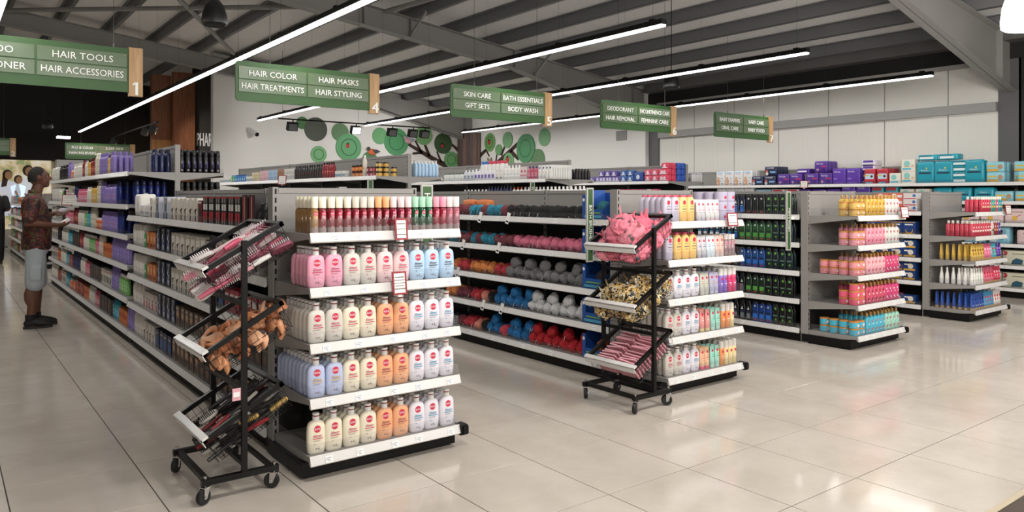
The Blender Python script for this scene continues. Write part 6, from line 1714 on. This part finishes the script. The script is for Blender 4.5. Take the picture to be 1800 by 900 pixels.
def person(loc, rz, label, skin, shirt, legs, shoe, hair, shorts=True, grey=False):
    t = thing('person', label, 'person', loc, rz)
    SK = mat(skin, .55, noise=.05, nscale=20)
    # ---------- body: one continuous surface
    b = MB()
    stack(b, [(.84, -.01, 0, .10, .15), (.92, -.01, 0, .115, .165), (1.05, 0.005, 0, .115, .155), (1.2, 0, 0, .115, .165), (1.33, -.02, 0, .105, .175), (1.42, -.03, 0, .085, .15), (1.47, -.02, 0, .06, .08)])
    limb(b, [(-.02, 0, 1.44), (.015, 0, 1.56)], [.062, .056])                       # neck
    HC = Vector((.03, 0, 1.665))
    ell(b, HC + Vector((-.01, 0, .01)), (.098, .076, .108)); ell(b, HC + Vector((.035, 0, -.035)), (.062, .06, .07)); ell(b, HC + Vector((.06, 0, -.085)), (.034, .04, .026))   # skull, face, chin
    capsule(b, HC + Vector((.078, 0, .028)), HC + Vector((.112, 0, -.012)), .009, .014)   # nose
    capsule(b, HC + Vector((.104, -.01, -.014)), HC + Vector((.104, .01, -.014)), .009, .009)
    capsule(b, HC + Vector((.088, -.018, -.046)), HC + Vector((.088, .018, -.046)), .0075, .0075); capsule(b, HC + Vector((.085, -.015, -.058)), HC + Vector((.085, .015, -.058)), .008, .008)  # lips
    capsule(b, HC + Vector((.078, -.04, .04)), HC + Vector((.086, 0, .038)), .012, .012); capsule(b, HC + Vector((.086, 0, .038)), HC + Vector((.078, .04, .04)), .012, .012)   # brow
    for s in (-1, 1):
        ell(b, HC + Vector((-.008, .077 * s, -.005)), (.02, .01, .032), 10, 8)           # ear
        leg_x = .03 if s > 0 else -.03
        limb(b, [(-.01, .085 * s, .88), (.0 + leg_x * .5, .095 * s, .5), (leg_x - .03, .1 * s, .09)], [.088, .058, .042])
        ell(b, (leg_x - .03 - .01, .1 * s, .36), (.052, .05, .11))
        limb(b, [(leg_x - .06, .1 * s, .05), (leg_x + .09, .11 * s, .03)], [.036, .028])
    SHR, SHL_ = Vector((-.035, -.185, 1.40)), Vector((-.035, .185, 1.40))
    ER, EL = Vector((-.09, -.24, 1.165)), Vector((-.02, .24, 1.18))
    WR, WL = Vector((.17, -.17, 1.135)), Vector((.18, .10, 1.26))
    limb(b, [SHR, ER, WR], [.055, .042, .027]); limb(b, [SHL_, EL, WL], [.055, .042, .027])
    hand(b, WR, (1, .25, .02), (-.1, .2, 1) if False else (0, -.5, -.85), 1, .55)
    hand(b, WL, (1, -.15, .0), (0, .5, -.85), -1, .6)
    body = fuse(b, 'body', SK, t, .0085, 3)
    # ---------- eyes
    for s in (-1, 1):
        e_ = put('eye', None, t, HC + Vector((.069, .03 * s, .018)))
        MB().ball((0, 0, 0), .0115, 12, 8).obj('eyeball', mat('e8e3dc', .3), e_)
        MB().ball((.008, .002 * s, 0), .006, 10, 6).obj('iris', mat('2a1a12', .2), e_)
        MB().box((.006, -.018, .021), (.014, .018, .026)).obj('eyebrow', mat('1a1512', .8), e_, 0)
    # ---------- hair
    h = MB()
    R = []
    seg = 24
    for i in range(9):
        a = math.pi / 2 * i / 8
        ring = []
        for j in range(seg):
            p = 2 * math.pi * j / seg
            front = math.cos(p)
            low = -.055 if front < -.15 else (.0 if front < .35 else .055)
            zz = low + (.122 - low) * math.sin(a)
            k = math.sqrt(max(0, 1 - (max(0, zz - .01) / .114) ** 2)) if zz > .01 else 1 - .25 * ((.01 - zz) / .108) ** 2
            ring.append((HC.x - .013 + (.102 * k - (.012 if front > .35 else 0)) * math.cos(p), .08 * k * math.sin(p), HC.z + zz))
        R.append(ring)
    h.rings(R, 0, True)
    hm = mat(hair, .8, noise=.35 if grey else .15, nscale=90, bump=.6, bscale=200)
    ho = h.obj('hair', hm, t, 1.2)
    # ---------- shirt
    s_ = MB()
    stack(s_, [(.865, -.005, 0, .142, .188), (.95, 0, 0, .145, .19), (1.08, .01, 0, .14, .182), (1.2, .005, 0, .138, .188), (1.33, -.018, 0, .13, .2), (1.41, -.03, 0, .108, .185), (1.455, -.025, 0, .082, .125), (1.49, -.018, 0, .068, .078)])
    limb(s_, [SHR, SHR + (ER - SHR) * .82], [.074, .07]); limb(s_, [SHL_, SHL_ + (EL - SHL_) * .82], [.074, .07])
    fuse(s_, 'shirt', shirt, t, .011, 4)
    c_ = MB()
    c_.rings([[(-.015 + .066 * math.cos(2 * math.pi * j / 20) + dx, .072 * math.sin(2 * math.pi * j / 20), z + (.012 if math.cos(2 * math.pi * j / 20) < 0 else -.03 * math.cos(2 * math.pi * j / 20))) for j in range(20)] for z, dx in ((1.475, 0), (1.515, .004))], 0, False)
    co = c_.obj('collar', shirt, t, 1.2)
    sd = co.modifiers.new('thick', 'SOLIDIFY'); sd.thickness = .006
    # ---------- legs
    g = MB()
    stack(g, [(.83, -.005, 0, .125, .17), (.95, -.005, 0, .13, .175)])
    for s in (-1, 1):
        leg_x = .03 if s > 0 else -.03
        if shorts:
            limb(g, [(-.01, .088 * s, .87), (leg_x * .4 - .003, .098 * s, .66), (leg_x * .6, .104 * s, .50)], [.105, .1, .098])
            g.box((leg_x * .5 - .06, (.2 if s > 0 else -.212) , .54), (leg_x * .5 + .05, (.212 if s > 0 else -.2), .68))
        else:
            limb(g, [(-.01, .088 * s, .87), (leg_x * .5, .098 * s, .5), (leg_x - .035, .1 * s, .36), (leg_x - .03, .1 * s, .1)], [.105, .088, .085, .072])
    go = fuse(g, 'shorts' if shorts else 'trousers', legs, t, .011, 5)
    # ---------- socks, shoes
    for s in (-1, 1):
        leg_x = .03 if s > 0 else -.03
        ox, oy = leg_x, .1 * s
        sh = put('shoe', None, t, (ox, oy, 0))
        m = MB(); limb(m, [(-.05, 0, .06), (-.02, 0, .075), (.04, .002 * s, .062), (.105, .004 * s, .05), (.145, .006 * s, .042)], [.047, .05, .049, .043, .034]); 
        fuse(m, 'upper', mat(shoe, .6), sh, .008, 3)
        m = MB(); m.rings([[(.04 + .14 * math.cos(2 * math.pi * j / 24), 0.048 * math.sin(2 * math.pi * j / 24) * (1 + .1 * math.cos(2 * math.pi * j / 24)), z) for j in range(24)] for z in (0.0015, .026)])
        m.obj('sole', mat('2e2c2b' if shoe != '101010' else '3a3836', .7), sh, .6)
        if shorts:
            m = MB(); m.lathe([(.049, .08), (.05, .1), (.051, .155), (.046, .157)], 16, 0, (-.03, 0, 0)); m.obj('sock', mat('131313', .8), sh)
    return t
SHIRT = print_mat([(0, '1f1715'), (.44, '6a2620'), (.5, '231b18'), (.56, '7c3a22'), (.6, '3c5a2c'), (.65, '191413')], 15)
person((.865, 9.88, 0), -.04, 'man in dark red floral shirt and pale cargo shorts studying the tall shelving', '64402f', SHIRT, mat('a9b2b6', .8, noise=.08, nscale=12, bump=.3, bscale=30), '141414', '1d1917', True, True)
person((0.96, 19.75, 0), 1.5, 'person in black at the left edge, cut off by the picture', '6e4a3a', mat('131213', .8), mat('151415', .8), '101010', '17120f', False)
# what the man holds
t = thing('medicine_box', 'small white box with red corner in the man\'s right hand', 'box', (1.125, 9.76, 1.155), .1)
M = Matrix.Rotation(-.6, 4, 'Y')
MB().box((-.02, -.045, 0), (.06, .045, .028), 0, M).obj('carton', WHITE, t, 0)
MB().box((-.021, -.046, .002), (.004, -.045, .026), 0, M).obj('red_print', mat('a8323a', .5), t, 0)
t = thing('blister_pack', 'crumpled clear pack in the man\'s left hand', 'pack', (1.135, 9.97, 1.262), .2)
m = MB().ball((0, 0, .03), (.05, .03, .03), 14, 9, 0, lambda d: .85 + .25 * abs(math.sin(7 * d.x + 5 * d.z) * math.cos(6 * d.y))); m.obj('film', mat('c9c4c8', .2, noise=.3, nscale=40), t, .3)
